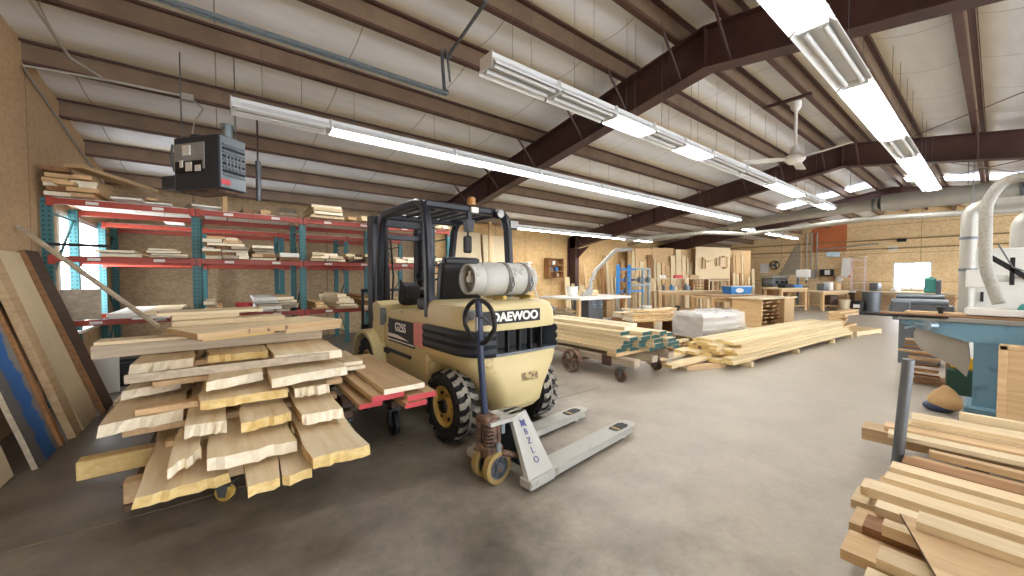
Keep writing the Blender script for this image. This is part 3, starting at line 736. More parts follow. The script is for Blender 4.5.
# third
slab((-.60, 3.30), (-.21, 3.38), .50, .055, 2.0, 'third', mats=mA, jag=.02, side=.015, under=.09)
slab((-.19, 2.99), (.02, 2.93), .50, .06, 2.3, 'third', mats=mA, jag=.015, side=.01, under=.07)
slab((.08, 2.82), (.36, 2.86), .50, .055, 2.4, 'third', mats=mB, jag=.02, side=.02, under=.02)
slab((.40, 2.76), (.65, 2.73), .50, .055, 2.4, 'third', mats=mA, jag=.012, side=.01, under=.06)
# fourth
slab((-.56, 3.72), (-.25, 3.85), .60, .05, 1.6, 'fourth', mats=mA, jag=.02, side=.015, under=.07)
slab((-.12, 3.12), (.37, 3.09), .60, .055, 2.2, 'fourth', mats=mB, jag=.02, side=.02, under=.02)
slab((.40, 3.06), (.63, 3.03), .60, .055, 2.2, 'fourth', mats=mA, jag=.02, side=.012, under=.05)
# fifth
slab((-.09, 3.19), (.24, 3.33), .70, .055, 2.1, 'fifth', mats=mA, jag=.015, side=.012, under=.05)
slab((.26, 3.03), (.77, 3.11), .70, .055, 2.2, 'fifth', mats=mA, jag=.02, side=.015, under=.05)
slab((-.46, 3.75), (-.14, 3.8), .70, .05, 1.6, 'fifth', mats=mC, jag=.02, side=.01, under=.03)
# sixth
slab((-.50, 3.60), (-.165, 3.63), .80, .055, 1.8, 'sixth', mats=mA, jag=.015, side=.012, under=.07)
slab((-.09, 3.65), (.30, 3.60), .80, .05, 1.7, 'sixth', mats=mB, jag=.015, side=.02, under=.02)
slab((.31, 3.35), (.78, 3.29), .80, .055, 2.0, 'sixth', mats=mA, jag=.02, side=.015, under=.05)
POSN = {1: ['only'], 2: ['left', 'right'], 3: ['left', 'middle', 'right'], 4: ['leftmost', 'second', 'third', 'rightmost']}
CNT = {2: 'two', 3: 'three', 4: 'four'}
for lay, L_ in LAY.items():
    L_.sort(key=lambda d: d['loc'][0])
    for d, ps in zip(L_, POSN[len(L_)]):
        lum('rough_slab', '%s of %s rough slabs in the %s layer of the tall slab stack' % (ps, CNT[len(L_)], lay if lay == 'bottom' else lay+' lowest'), 'wood slab', d['w'], d['L'], d['T'], d['loc'], d['rz'], d['mats'], 'rough slabs in the tall stack', skew=d['skew'], **d['kw'])
# stickers between the layers (cross sticks along x, their right ends show)
for i, (z0, z1, x0, x1, y) in enumerate(((.302, .338, -.3, .70, 3.3), (.402, .442, -.5, .74, 3.35), (.502, .543, -.45, .80, 3.42), (.602, .643, -.4, .80, 3.75), (.702, .743, -.4, .80, 3.9))):
    for k, yy_ in enumerate((y, y+1.2)):
        g = G(); g.box(((x0+x1)/2, yy_, (z0+z1)/2), (x1-x0, .1, z1-z0), bev=.003)
        S1('sticker_stick', '%s cross stick between slab layers, %s from the bottom of the tall stack' % ('front' if k == 0 else 'rear', ORD[i]), 'stick', g, m_tan, group='cross sticks in the tall stack')
g = G(); g.box((.1, 3.25, .772), (1.15, .02, .055), bev=.003); 
S1('grey_board', 'grey board on edge across the stack below the sixth slab layer', 'board', g, m_grey)
# crosswise planks on top
def cross(x0, x1, y, z0, z1, w, name, label, mats, rz=0):
    lum(name, label, 'plank', w, x1-x0, z1-z0, (x0, y+w/2, z0), -PI/2+rz, mats, 'planks laid across the top of the tall stack')
cross(-.74, .76, 3.95, .81, .90, .28, 'plank', 'thick grey brown plank lying across the top of the slab stack', [m_cream, m_grey, m_cut])
cross(-.73, -.22, 3.98, .902, .925, .22, 'plank', 'thin cream board on the left end of the thick grey brown plank', [m_cream, m_cream, m_cut])
cross(-.16, .36, 3.72, .902, .942, .26, 'plank', 'short front plank with yellow edge on top of the slab stack', [m_slab, m_ylw, m_cut], .34)
cross(.42, .9, 3.8, .902, .952, .26, 'plank', 'pale plank at the right end of the stack top', [m_slab, m_pale, m_cut], .22)
g = board_g(.6, 1.12, .042, side=.008); 
S1('wide_slab', 'wide slab with dark numbered edge on top of the slab stack', 'wood slab', g, [m_slab, m_tan, m_tan], (-.24, 3.72, .955), rot=(0, 0, -PI/2+.36), sm=0)
for i, ch in enumerate(('7', '6', '8')):
    text('pencil_number', ch, .042, m_blk, bpy.data.objects['wide_slab'], (.312, .32+.14*i, .02), (PI/2, 0, PI/2), .001, 'dark number on the slab edge')
lum('plank', 'cream plank lying on the wide numbered slab at left', 'plank', .26, .78, .04, (-.32, 4.12, 1.0), -PI/2+.1, [m_cream, m_pale, m_cut], 'planks laid across the top of the tall stack')
lum('plank', 'short block board on the cream plank near the stack top', 'plank', .2, .45, .035, (-.33, 4.22, 1.042), -PI/2+.15, [m_cream, m_pale, m_cut], 'planks laid across the top of the tall stack')
lum('plank', 'topmost pale board of the slab stack', 'plank', .34, .72, .025, (-.42, 4.3, 1.08), -PI/2+.06, [m_cream, m_cream, m_cut], 'planks laid across the top of the tall stack')
# ------------------------------------------------------------------ boards with red painted ends on a low cart beside the forklift
ct = T('timber_trolley', 'low dark trolley under the boards with red painted ends', 'cart', (.99, 3.65, 0))
for y in (-.35, .35):
    g = G(); g.box((.03, y, .365), (.5, .09, .09), bev=.004); P('cross_beam', g, m_dark, ct)
for x in (-.2, .2):
    g = G(); g.box((x, 0, .29), (.08, .95, .06), bev=.004); P('side_rail', g, m_dark, ct)
for x, y in ((-.2, -.4), (.2, -.4), (-.2, .4), (.2, .4)): caster(ct, x, y, .115, m_blk)
mR = [m_tan, m_tan, m_red]
for lab, x0, x1, y, z, T_, L, mt in (
    ('red ended board at the bottom left of the forklift side pile', .80, .97, 2.88, .412, .038, 1.3, mR),
    ('red ended board at the bottom right of the forklift side pile', 1.08, 1.25, 2.69, .412, .038, 1.45, mR),
    ('thin red ended board under the middle of the forklift side pile', .93, 1.06, 2.86, .452, .03, 1.3, mR),
    ('thick red ended board, second layer left in the forklift side pile', .86, 1.10, 2.77, .484, .042, 1.38, mR),
    ('red ended board nearest the forklift rear wheel', 1.11, 1.345, 2.72, .452, .042, 1.42, mR),
    ('broad plain tan board on top of the red ended pile', .94, 1.26, 2.75, .528, .04, 1.4, [m_tan, m_pale, m_cut]),
    ('small pale offcut on the broad tan board', .86, 1.03, 3.5, .57, .03, .62, [m_pale, m_pale, m_cut]),
    ('topmost pale offcut on the red ended pile', .85, 1.02, 3.55, .602, .03, .6, [m_pale, m_pale, m_cut])):
    lum('board', lab, 'board', x1-x0, L, T_, ((x0+x1)/2, y, z), R.uniform(-.02, .02), mt, 'boards with red ends')
# ------------------------------------------------------------------ boards leaning on the left wall
m_bluew = N('blue weathered'); _v = m_bluew.coord((3, .5, 3)); _f = m_bluew.noise(_v, 2, 7, .7)
_s = m_bluew.n('ShaderNodeSeparateXYZ'); m_bluew.l(m_bluew.coord(), _s.inputs[0])
_a = m_bluew.n('ShaderNodeMath', _operation='MULTIPLY_ADD'); m_bluew.l(_f, _a.inputs[0]); _a.inputs[1].default_value = .3; m_bluew.l(_s.outputs[1], _a.inputs[2])
m_bluew.base(m_bluew.ramp(_a.outputs[0], [(.06, rgb('6a655e')), (.10, rgb('2b5c98')), (.27, rgb('2e66a8')), (.31, rgb('87817a'))])); m_bluew.b.inputs['Roughness'].default_value = .8
m_bluew = m_bluew.m
def lean(name, label, xb, y0, y1, ztop, T_, mats, dy=0, xw=XL+.02, cat='board', z0=.0):
    # foot at (xb, y), top touching the wall at height ztop; local board: width along y, length up the slope
    L = math.hypot(xb-xw, ztop); a = math.atan2(xb-xw, ztop); w = y1-y0
    g = board_g(w, L, T_, side=.008)
    M = Matrix(((0, -math.sin(a), math.cos(a)), (1, 0, 0), (0, math.cos(a), math.sin(a)))).to_4x4()  # x->+y, y->up the slope, z->away from the wall
    g.xf(Matrix.Rotation(dy, 4, 'X') @ M)
    return S1(name, label, cat, g, mats, (xb, (y0+y1)/2, z0), sm=0)
mG = lambda m: [m, m, m]
lean('board', 'cream board leaning at the far left edge, nearest the camera', -1.2, 3.98, 4.2, 1.25, .03, mG(m_cream))
lean('board', 'weathered grey board with a wide blue stripe leaning on the left wall', -1.10, 4.24, 4.68, 1.5, .03, [m_bluew, m_grey, m_grey])
lean('board', 'narrow rusty brown board leaning next to the blue striped board', -1.08, 4.70, 4.765, 1.5, .03, mG(m_brown))
lean('board', 'dark grey board leaning between the rusty and olive boards', -1.14, 4.775, 4.855, 1.38, .02, mG(m_dark))
lean('board', 'olive brown thick board leaning between blue and cream boards', -1.06, 4.86, 5.03, 1.6, .05, mG(m_tan))
lean('panel', 'smooth cream panel leaning on the left wall', -1.03, 5.06, 5.55, 1.62, .025, mG(m_cream))
lean('board', 'wide dark brown board leaning behind the cream panel', -1.0, 5.58, 5.92, 1.64, .05, [m_dark, m_brown, m_brown])
g = G(); g.box((0, 0, 0), (.3, .03, .34)); S1('panel', 'small grey panel standing against the left rack post', 'panel', g, m_grey, (-1.22, 6.2, 1.092), rot=(0, 0, .1))
lean('board', 'tall narrow tan board leaning beside the left rack post', -1.12, 6.05, 6.14, 1.0, .02, mG(m_tan))
g = G(); g.cyl((-1.48, 5.6, 1.87), (-.48, 4.9, .93), .022, n=8)
S1('pole', 'long thin grey pole sloping from the left wall down behind the stack', 'pole', g, m_grey)
# ------------------------------------------------------------------ pallet racking
m_orange = worn('rack orange red', 'a53d2a', '7f3023', .7, 10, .45)
m_upr = N('perforated teal upright'); _v = m_upr.coord(); _s = m_upr.n('ShaderNodeSeparateXYZ'); m_upr.l(_v, _s.inputs[0])
_p = m_upr.n('ShaderNodeMath', _operation='PINGPONG'); m_upr.l(_s.outputs[2], _p.inputs[0]); _p.inputs[1].default_value = .025
_c = m_upr.n('ShaderNodeMath', _operation='LESS_THAN'); m_upr.l(_p.outputs[0], _c.inputs[0]); _c.inputs[1].default_value = .009
_x = m_upr.n('ShaderNodeMath', _operation='PINGPONG'); m_upr.l(_s.outputs[0], _x.inputs[0]); _x.inputs[1].default_value = .04
_xx = m_upr.n('ShaderNodeMath', _operation='GREATER_THAN'); m_upr.l(_x.outputs[0], _xx.inputs[0]); _xx.inputs[1].default_value = .012
_xy = m_upr.n('ShaderNodeMath', _operation='LESS_THAN'); m_upr.l(_x.outputs[0], _xy.inputs[0]); _xy.inputs[1].default_value = .028
_m = m_upr.n('ShaderNodeMath', _operation='MULTIPLY'); m_upr.l(_c.outputs[0], _m.inputs[0]); m_upr.l(_xx.outputs[0], _m.inputs[1])
_m2 = m_upr.n('ShaderNodeMath', _operation='MULTIPLY'); m_upr.l(_m.outputs[0], _m2.inputs[0]); m_upr.l(_xy.outputs[0], _m2.inputs[1])
m_upr.base(m_upr.mix(_m2.outputs[0], rgb('336c71'), rgb('1a2c33'))); m_upr.b.inputs['Roughness'].default_value = .5; m_upr = m_upr.m
FX = [-1.45, -.235, .96, 2.15, 3.35]
LV = [.92, 1.63, 2.25]
def rack(y0, y1, label, lv, bays):
    root = T('pallet_rack', label, 'rack', (0, y0, 0), group='pallet racks'); d = y1-y0
    for x in FX:
        for y in (0, d):
            g = G(); g.box((0, 0, 1.122), (.08, .07, 2.244)); g.box((0, 0, .006), (.1, .12, .012)); P('upright', g, m_upr, root, 0, loc=(x, y, 0))
        g = G()
        for z0, z1, a, b in ((.2, .75, .03, d-.03), (.75, 1.35, d-.03, .03), (1.35, 2.1, .03, d-.03)): g.cyl((x, a, z0), (x, b, z1), .014, n=6)
        for z in (.2, 2.1): g.cyl((x, .03, z), (x, d-.03, z), .014, n=6)
        P('brace', g, m_upr, root, 0)
    for i, (a, b) in enumerate(zip(FX, FX[1:])):
        for z in lv:
            if (i, z) in bays: continue
            for y, s in ((-.04, -1), (d+.04, 1)):
                g = G(); g.box(((a+b)/2, y, z-.036), (b-a-.085, .035, .066), bev=.004)
                for x in (a+.03, b-.03): g.box((x, y, z-.044), (.05, .042, .1), bev=.003)
                bm_ = P('beam', g, m_orange, root, 0)
                if s < 0 and y0 < 7:
                    for q in (.28, .72):
                        g = G(); g.box((a+(b-a)*q, y-.019, z-.036), (.1, .003, .032)); P('sticker', g, m_white, bm_, 0)
    return root
rack(6.24, 7.16, 'front row of orange and teal pallet racking holding boards', LV, set())
rack(8.6, 9.5, 'rear row of orange and teal pallet racking against the back wall', LV[1:], set())
# ================================================================== things on the racks
BAY = ['left bay', 'second bay', 'third bay', 'bay behind the mast']
SHF = {.92: 'bottom', 1.63: 'middle', 2.25: 'top'}
WM = [m_tan, m_pale, m_grey, m_brown, m_honey]
def heap(bay, z, x0, x1, n, desc, y=6.1, L=(1.0, 1.5), wr=(.1, .22), tr=(.022, .045), mats=None, row='front', jit=.12, two=False):
    """boards lying along y with their ends to the camera, n layers high between x0 and x1"""
    zc = z+(.014 if z > 2.2 else 0)
    for li in range(n):
        x = x0+R.uniform(0, .05); k = 0; th = R.uniform(*tr); items = []
        while True:
            w = R.uniform(*wr)
            if x1-x < wr[0]*.8: break
            w = min(w, x1-x)
            if x1-x-w < wr[0]*.8: w = x1-x
            items.append((x, w)); x += w+R.uniform(.004, .015)
        for k, (xx, w) in enumerate(items):
            mt = R.choice(mats or WM); t = th-R.uniform(0, .006)
            LL = R.uniform(*L)
            lum('board', '%s board, layer %d of %s' % (NTH[k], li+1, desc), 'board', w, LL, t, (xx+w/2, y-.06+R.uniform(-jit, jit), zc), R.uniform(-.03, .03) if len(items) < 2 else 0, [mt, mt, m_cut if mt in (m_pale, m_tan) else mt], 'boards stored on the racks')
        zc += th+.002
        x1 -= R.uniform(0, .06)
P_ = [m_pale, m_tan, m_cream]; B_ = [m_brown, m_tan, m_honey]
heap(0, 2.25, -1.46, -1.0, 5, 'the brown pile atop the rack by the left wall', mats=B_, tr=(.044, .045))
heap(0, 2.25, -.98, -.45, 1, 'the white boards atop the left bay', mats=[m_white], wr=(.2, .28), L=(1.9, 2.3), tr=(.02, .022))
heap(0, 1.63, -1.1, -.72, 2, 'the small pile on the middle shelf, left bay', mats=P_, wr=(.16, .3))
heap(0, 1.63, -.66, -.3, 4, 'the neat pile on the middle shelf, left bay', mats=[m_grey, m_tan], wr=(.16, .3), tr=(.02, .03))
heap(1, 1.63, -.17, .30, 7, 'the tall pile on the middle shelf, second bay', wr=(.11, .2), tr=(.03, .045))
heap(1, 1.63, .32, .62, 5, 'the mixed pile on the middle shelf, second bay', wr=(.12, .25), tr=(.03, .045))
heap(1, 1.63, .64, .89, 2, 'the dark pile by the teal post, middle shelf', mats=[m_dark, m_white, m_brown], wr=(.18, .24), tr=(.04, .06))
heap(2, 1.63, 1.02, 1.5, 3, 'the pale pile on the middle shelf, third bay', mats=P_, wr=(.1, .2))
heap(2, 1.63, 1.52, 2.08, 3, 'the jumbled pile on the middle shelf, third bay', wr=(.07, .13), mats=[m_cream, m_dark, m_grey])
heap(3, 1.63, 2.25, 3.2, 3, 'the pile on the middle shelf behind the mast', mats=P_)
heap(0, .92, -1.05, -.4, 2, 'the white boards on the bottom shelf, left bay', mats=[m_white, m_cream], wr=(.18, .3))
heap(0, .92, -.40, -.30, 3, 'the dark blocks on the bottom shelf, left bay', mats=[m_dark], wr=(.08, .1), L=(.4, .6))
heap(1, .92, -.18, .1, 5, 'the short pile on the bottom shelf, second bay', wr=(.1, .14), L=(.6, .9))
heap(1, .92, .36, .88, 5, 'the large pile on the bottom shelf, second bay', mats=[m_grey, m_tan, m_white], wr=(.14, .3), tr=(.03, .05))
heap(2, .92, 1.04, 1.28, 3, 'the left pile on the bottom shelf, third bay', wr=(.1, .2), mats=B_)
heap(2, .92, 1.36, 1.68, 6, 'the middle pile on the bottom shelf, third bay', mats=P_, wr=(.14, .28))
heap(2, .92, 1.72, 2.08, 5, 'the right pile on the bottom shelf, third bay', mats=P_+[m_brown], wr=(.12, .3))
heap(3, .92, 2.25, 3.2, 4, 'the pile on the bottom shelf behind the mast', mats=P_)
heap(1, 2.25, 1.05, 1.5, 4, 'the pale pile atop the third bay', mats=[m_pine, m_pale], wr=(.2, .42), tr=(.035, .05))
heap(2, 2.25, 1.72, 1.95, 2, 'the small pale pile atop the third bay near the mast', mats=[m_pine], wr=(.12, .2), tr=(.03, .05))
heap(3, 2.25, 2.3, 3.3, 3, 'the pale pile atop the bay behind the mast', mats=[m_pine, m_pale], wr=(.15, .3))
# loose pieces on the top level
for lab, x, y, z, w, L, T_, rz, tl, mt in (
    ('brown board tilted up on the pile by the left wall', -1.33, 6.0, 2.50, .2, 1.1, .04, .1, (.0, .0), m_brown),
    ('long tan board slanting off the top of the brown pile', -1.2, 5.95, 2.542, .16, 1.2, .04, -.42, (.0, .0), m_tan),
    ('thin tan board lying askew atop the left bay', -.62, 6.2, 2.31, .1, 1.1, .03, .15, (.02, 0), m_honey),
    ('white sheet atop the rack below the heater', -.12, 6.2, 2.29, .3, .9, .02, .2, (.05, 0), m_white),
    ('short tan post standing under the heater', -.03+.1, 6.4, 2.275, .05, .3, .05, 0, (PI/2-.02, 0), m_honey),
    ('dark brown offcut atop the second bay', .34, 6.3, 2.275, .16, .5, .05, .1, (.0, 0), m_brown),
    ('brown offcut lying atop the second bay', .52, 6.3, 2.275, .12, .5, .06, -.0, (.0, .0), m_honey),
    ('grey panel tilted atop the second bay', .78, 6.15, 2.275, .22, .7, .02, -.1, (.25, 0), m_grey),
    ('orange brown board between the two pale piles atop the third bay', 1.61, 6.05, 2.275, .12, 1.6, .04, -.02, (0, 0), m_honey)):
    lum('board', lab, 'board', w, L, T_, (x, y, z), rz, [mt, mt, mt], 'loose pieces atop the racks', tilt=tl)
# sheet decks resting on the upper beams
for i, (a, b) in enumerate(zip(FX, FX[1:])):
    g = G(); g.box((0, 0, .007), (b-a-.1, .8, .014))
    S1('shelf_deck', 'white deck board under boards, %s, front rack middle level' % BAY[i], 'deck board', g, m_white, ((a+b)/2, 6.72, 1.613), group='deck boards')
    for k in range(4):
        g = G(); w = (b-a-.14)/4; g.box((0, 0, .006), (w-.015, .94, .012))
        S1('shelf_deck', '%s white slat from the left atop the front rack, %s' % (NTH[k], BAY[i]), 'deck board', g, m_white, (a+.07+w*(k+.5), 6.7, 2.248), group='slats on the front rack')
        g = G(); g.box((0, 0, .006), (w-.015, .88, .012))
        S1('shelf_deck', '%s white slat from the left on the rear rack above the %s' % (NTH[k], BAY[i]), 'deck board', g, m_white, (a+.07+w*(k+.5), 9.05, 2.252), group='slats on the rear rack')
for i, (a, b) in enumerate(zip(FX, FX[1:])):
    heap(i, 1.63, a+.15, b-.3, 2, 'the rear rack middle pile, '+BAY[i], y=8.62, L=(.8, .85), mats=P_+B_)
g = G(); g.box((0, 0, 0), (.48, .06, .03), bev=.004); S1('bar', 'black flat bar sticking out left past the middle rack beam', 'bar', g, m_blk, (-1.23, 6.12, 1.745), rz=.03)
g = G(); g.lathe([(.0, 0), (.09, 0), (.1, .12), (.088, .12), (.08, .02), (0, .02)], n=20); S1('bucket', 'red plastic bucket on the bottom rack shelf', 'bucket', g, m_red, (.25, 6.3, .93))
# ------------------------------------------------------------------ unit heater
m_hb = plain('heater dark slate', '30353f', .45); m_hg = plain('heater grey front', '6e777e', .45)
HT = T('unit_heater', 'dark grey gas unit heater hanging above the left rack', 'heater', (-.06, 5.14, 2.3), math.radians(-52))
# local: corner at origin; louver face looks along -y... body spans -x (service side) and +y (depth)
W, D, H = .29, .6, .54
g = G(); g.box((0, 0, H/2), (D, W, H), bev=.008)
HB = Matrix.Translation((0, 0, 0))
P('cabinet', g, m_hb, HT)
s = HT
g = G(); g.box((D/2+.004, 0, H/2), (.012, W-.02, H-.02), bev=.003); fp = P('front_panel', g, m_hg, HT)
for i in range(9):
    g = G(); z = H*.26+i*H*.07; g.box((D/2+.016, 0, z), (.02, W-.06, .022), rot=(0, .6, 0)); P('louver', g, m_hb if i % 2 else m_hg, HT)
for i in range(5):
    g = G(); g.box((D/2+.03, -W*.3+i*W*.13, H*.5), (.006, .012, H*.3)); P('louver', g, m_hg, HT)
g = G(); g.box((D/2+.014, -W*.3, H*.12), (.006, .09, .05)); P('badge', g, m_red, HT)
g = G(); g.box((-.08, -W/2-.006, H*.62), (.4, .012, .5*H), bev=.002); sp = P('service_panel', g, m_clear, HT)
g = G(); g.box((-.08, -W/2-.014, H*.42), (.36, .008, .22*H)); P('control_bay', g, m_blk, HT)
for x, z, w, h in ((-.1, .73, .1, .1), (-.17, .48, .04, .07), (-.07, .42, .08, .09), (.05, .38, .07, .06)):
    g = G(); g.box((x, -W/2-.02, z*H), (w, .012, h)); P('control_box', g, m_white, HT)
g = G(); g.box((-D/2-.08, -.02, .09), (.2, .26, .14), bev=.01); P('motor_box', g, m_hb, HT)
g = G(); g.cyl((.16, .06, H), (.16, .06, H+.16), .05, n=16); g.cyl((.16, .06, H+.14), (.16, .06, H+.17), .06, n=16); P('flue', g, m_steel, HT)
g = G(); g.cyl((-.08, 0, H), (-.08, 0, H+.03), .12, n=16); P('top_plate', g, m_hb, HT)
for x, y in ((-.25, -.1), (.2, .12)):
    g = G(); g.cyl((x, y, H), (x, y, H+.9), .006, n=5); P('hanger_rod', g, m_gsteel, HT)
g = G(); g.box((0, 0, -.012), (D-.1, W-.06, .022)); P('burner_tray', g, m_rust, HT)
g = G(); g.tube([(-D/2-.0, -.14, .2), (-D/2-.05, -.14, .35), (-D/2-.02, -.14, .48)], .012); P('gas_pipe', g, m_gsteel, HT)
root = T('vent_pipe', 'dark vertical vent pipe behind the heater running to the roof', 'pipe', (.42, 6.0, 2.5))
g = G(); g.cyl((0, 0, -.1), (.0, 0, .42), .03, n=12); g.cyl((0, 0, .3), (0, 0, .36), .04, n=12); P('pipe', g, m_gsteel, root)
g = G(); g.box((0, .02, .66), (.02, .02, .6)); P('strap', g, m_raf, root)
# things on the floor below the left rack bay
CR = T('crate', 'dark crate with white papers on the floor under the left rack bay', 'crate', (-1.0, 7.0, 0), .1)
g = G()
for (x, y, w, d) in ((-.2, 0, .02, .34), (.2, 0, .02, .34), (0, -.17, .42, .02), (0, .17, .42, .02)): g.box((x, y, .15), (w, d, .3), bev=.003)
g.box((0, 0, .01), (.42, .34, .02)); P('crate_body', g, m_blk, CR)
g = G(); g.box((0, 0, .2), (.3, .24, .06), rot=(.2, .1, .3), bev=.004); P('papers', g, m_white, CR)
for k, (x, y, w, h, rz, lab) in enumerate(((-1.16, 6.5, .34, .42, .1, 'white foam panel leaning on the floor under the left rack bay'), (-.56, 6.6, .4, .36, -.1, 'white foam panel behind the left end of the slab stack'))):
    g = G(); g.box((0, 0, h/2), (w, .05, h), bev=.006); S1('foam_panel', lab, 'panel', g, m_white, (x, y, 0), rot=(-.2, 0, rz))
for k in range(4):
    lum('plank', '%s plank up in the low pile on the floor left of the slab stack' % NTH[k], 'plank', (.26-.02*k), .95, .045, (-.77+.01*k, 5.15+.02*k, .002+.048*k), -.01*k, [[m_grey, m_tan, m_tan, m_cream][k]]*3, 'low floor pile left of the stack')
# ================================================================== old wheeled cart with green ended boards
ct = T('lumber_cart', 'old wooden cart on spoked iron wheels under the green ended boards', 'cart', (4.7, 3.9, 0))
g = G()
for x in (-.42, 0, .42): g.box((x, 0, .27), (.14, 2.1, .09), bev=.008)
P('side_beam', g, m_grey, ct)
for y in (-.72, .75):
    g = G(); g.box((0, y, .345), (1.05, .16, .05), bev=.006); P('bolster', g, m_tan, ct)
g = G(); g.box((-.50, -.62, .25), (.02, .16, .14), bev=.004); P('end_bracket', g, m_dark, ct)
def spoke_wheel(par, x, y, r):
    c = link('iron_wheel', None, par, (x, y, r)); M = Matrix.Rotation(PI/2, 4, 'Y')
    g = G(); g.lathe([(r*.84, -.03), (r, -.03), (r, .03), (r*.84, .03), (r*.84, -.03)], M, 28); P('tyre_ring', g, m_rust, c)
    g = G(); g.cyl((-.05, 0, 0), (.05, 0, 0), r*.2, n=12)
    for k in range(6): a = k*PI/3; g.cyl((0, 0, 0), (0, r*.86*math.cos(a), r*.86*math.sin(a)), .012, n=6)
    P('spokes', g, m_rust, c)
spoke_wheel(ct, -.64, -.1, .17); spoke_wheel(ct, .64, -.1, .17); spoke_wheel(ct, -.62, .62, .15)
g = G(); g.cyl((-.7, -.1, .17), (.7, -.1, .17), .022, n=8); g.box((-.55, -.1, .25), (.05, .07, .18), bev=.004); P('axle', g, m_rust, ct)
caster(ct, -.5, -.86, .09, m_rust); caster(ct, .45, -.8, .09, m_rust)
mGn = [m_cream, m_pale, m_green]
z = .372; grow = 0
for li in range(5):
    x = 4.2+.03*li+R.uniform(0, .03); xe = 5.28-(.0 if li < 4 else .25); k = 0
    T_ = .05
    while x < xe-.1:
        w = R.uniform(.17, .27); w = min(w, xe-x)
        if w < .1: break
        y0 = 3.1-.32*(x-4.2)/1.0+R.uniform(-.13, .12)
        lum('board', '%s green ended board from the left in layer %d up on the old wheeled cart' % (NTH[k], li+1), 'board', w-.012, R.uniform(1.9, 2.1), T_, (x+w/2, y0, z), 0, mGn, 'green ended boards on the old cart', side=.004)
        x += w; k += 1
    z += T_+.004
for k, (x, y, w, L, lab) in enumerate(((4.62, 3.2, .26, 1.7, 'plain pale plank, left of two on top of the green ended boards'), (4.9, 3.35, .22, 1.6, 'plain pale plank, right of two on top of the green ended boards'))):
    lum('plank', lab, 'plank', w, L, .05, (x, y, z), 0, [m_cream, m_pale, m_cut], 'planks on the green ended boards')
# ------------------------------------------------------------------ long pine boards on the floor
for k, x in enumerate((6.5, 8.3, 10.2, 11.4)):
    g = G(); g.box((0, 0, .04), (.09, 1.15, .08), bev=.005); S1('bearer', '%s bearer from the near end under the long pine board pile' % NTH[k], 'timber bearer', g, m_pine, (x, 2.86-(x-6.5)*.06, 0), group='bearers under the pine pile')
z = .082; mP = [m_pine, m_pine, m_ylw]
for li in range(6):
    y = 2.36+.03*li; k = 0; T_ = .045
    while y < 3.36-.05*li:
        w = R.uniform(.13, .2)
        x0 = 6.15+R.uniform(-.18, .25)+li*.04
        if li == 0 and k in (2, 4): x0 = 5.1+.15*k-.3
        lum('pine_board', '%s board from the aisle in layer %d up of the long pine pile' % (NTH[k], li+1), 'board', w-.01, (11.5-x0+R.uniform(-.2, .2)), T_, (x0, y+w/2-.062*(x0-6.15), z), -PI/2-.062, mP, 'long pine boards on the floor', nf=2)
        y += w+.012; k += 1
    z += T_+.003
lum('bearer', 'short square beam lying on the floor in front of the pine pile', 'beam', .08, .72, .07, (5.5, 2.84, 0), -PI/2-.38, [m_tan, m_tan, m_cut])
g = G(); g.box((0, 0, .04), (.08, .56, .08), bev=.004); S1('bearer', 'bearer under the longest pine boards behind the old wheeled cart', 'timber bearer', g, m_tan, (5.5, 3.18, 0))
# ------------------------------------------------------------------ heap of offcuts
for k in range(16):
    a = R.uniform(-.25, .25); x = 6.15+.42*(k % 3)+R.uniform(0, .03); y = 3.74+.06*((k//3) % 2)+R.uniform(-.03, .03); zz = .004+.034*(k//3)
    lum('offcut', '%s offcut up in the brown heap before the wrapped pallet' % NTH[k], 'offcut', R.uniform(.09, .18), R.uniform(.3, .4), .03, (x, y, zz), -PI/2+a, [R.choice([m_tan, m_brown, m_honey, m_pale])]*3, 'offcuts in the heap', side=.008, nf=2)
# ------------------------------------------------------------------ shrink wrapped pallet of grey boards
m_wrap = N('stretch wrap'); m_wrap.b.inputs['Base Color'].default_value = (.86, .87, .88, 1); m_wrap.b.inputs['Roughness'].default_value = .25
m_wrap.b.inputs['Alpha'].default_value = .42; _f = m_wrap.noise(m_wrap.coord((1, 4, 6)), 4, 6, .7); m_wrap.bump(_f, .6, .02); m_wrap = m_wrap.m
def pallet_g(L, W):
    g = G()
    for i in range(7): g.box((-L/2+.05+i*(L-.1)/6, 0, .115), (.1, W, .02))
    for y in (-W/2+.03, 0, W/2-.03): g.box((0, y, .06), (L, .05, .085))
    for i in range(3): g.box((-L/2+.05+i*(L-.1)/2, 0, .01), (.1, W, .018))
    return g
WPX, WPY = 8.5, 3.88
S1('pallet', 'wooden pallet under the plastic wrapped bundle', 'pallet', pallet_g(1.3, .8), m_tan, (WPX, WPY, 0), rz=-.2)
root = T('wrapped_bundle', 'bundle of grey boards in wrinkled clear plastic wrap on a pallet', 'wrapped bundle', (WPX, WPY, .127), -.2)
for i in range(7):
    g = G(); g.box((R.uniform(-.02, .02), 0, .035+.068*i), (1.22, .66, .055), bev=.004); P('board_layer', g, m_grey if i % 2 else m_white, root)
t = bmesh.new(); bmesh.ops.create_cube(t, size=1); bmesh.ops.subdivide_edges(t, edges=t.edges[:], cuts=9, use_grid_fill=True)
for v in t.verts:
    v.co = V((v.co.x*1.36, v.co.y*.76, v.co.z*.52+.265)); v.co += V((R.uniform(-1, 1), R.uniform(-1, 1), R.uniform(-1, 1)))*.026
    if v.co.z < .02: v.co.z = .012
g = G(); g.merge(t); P('plastic_wrap', g, m_wrap, root, 60)
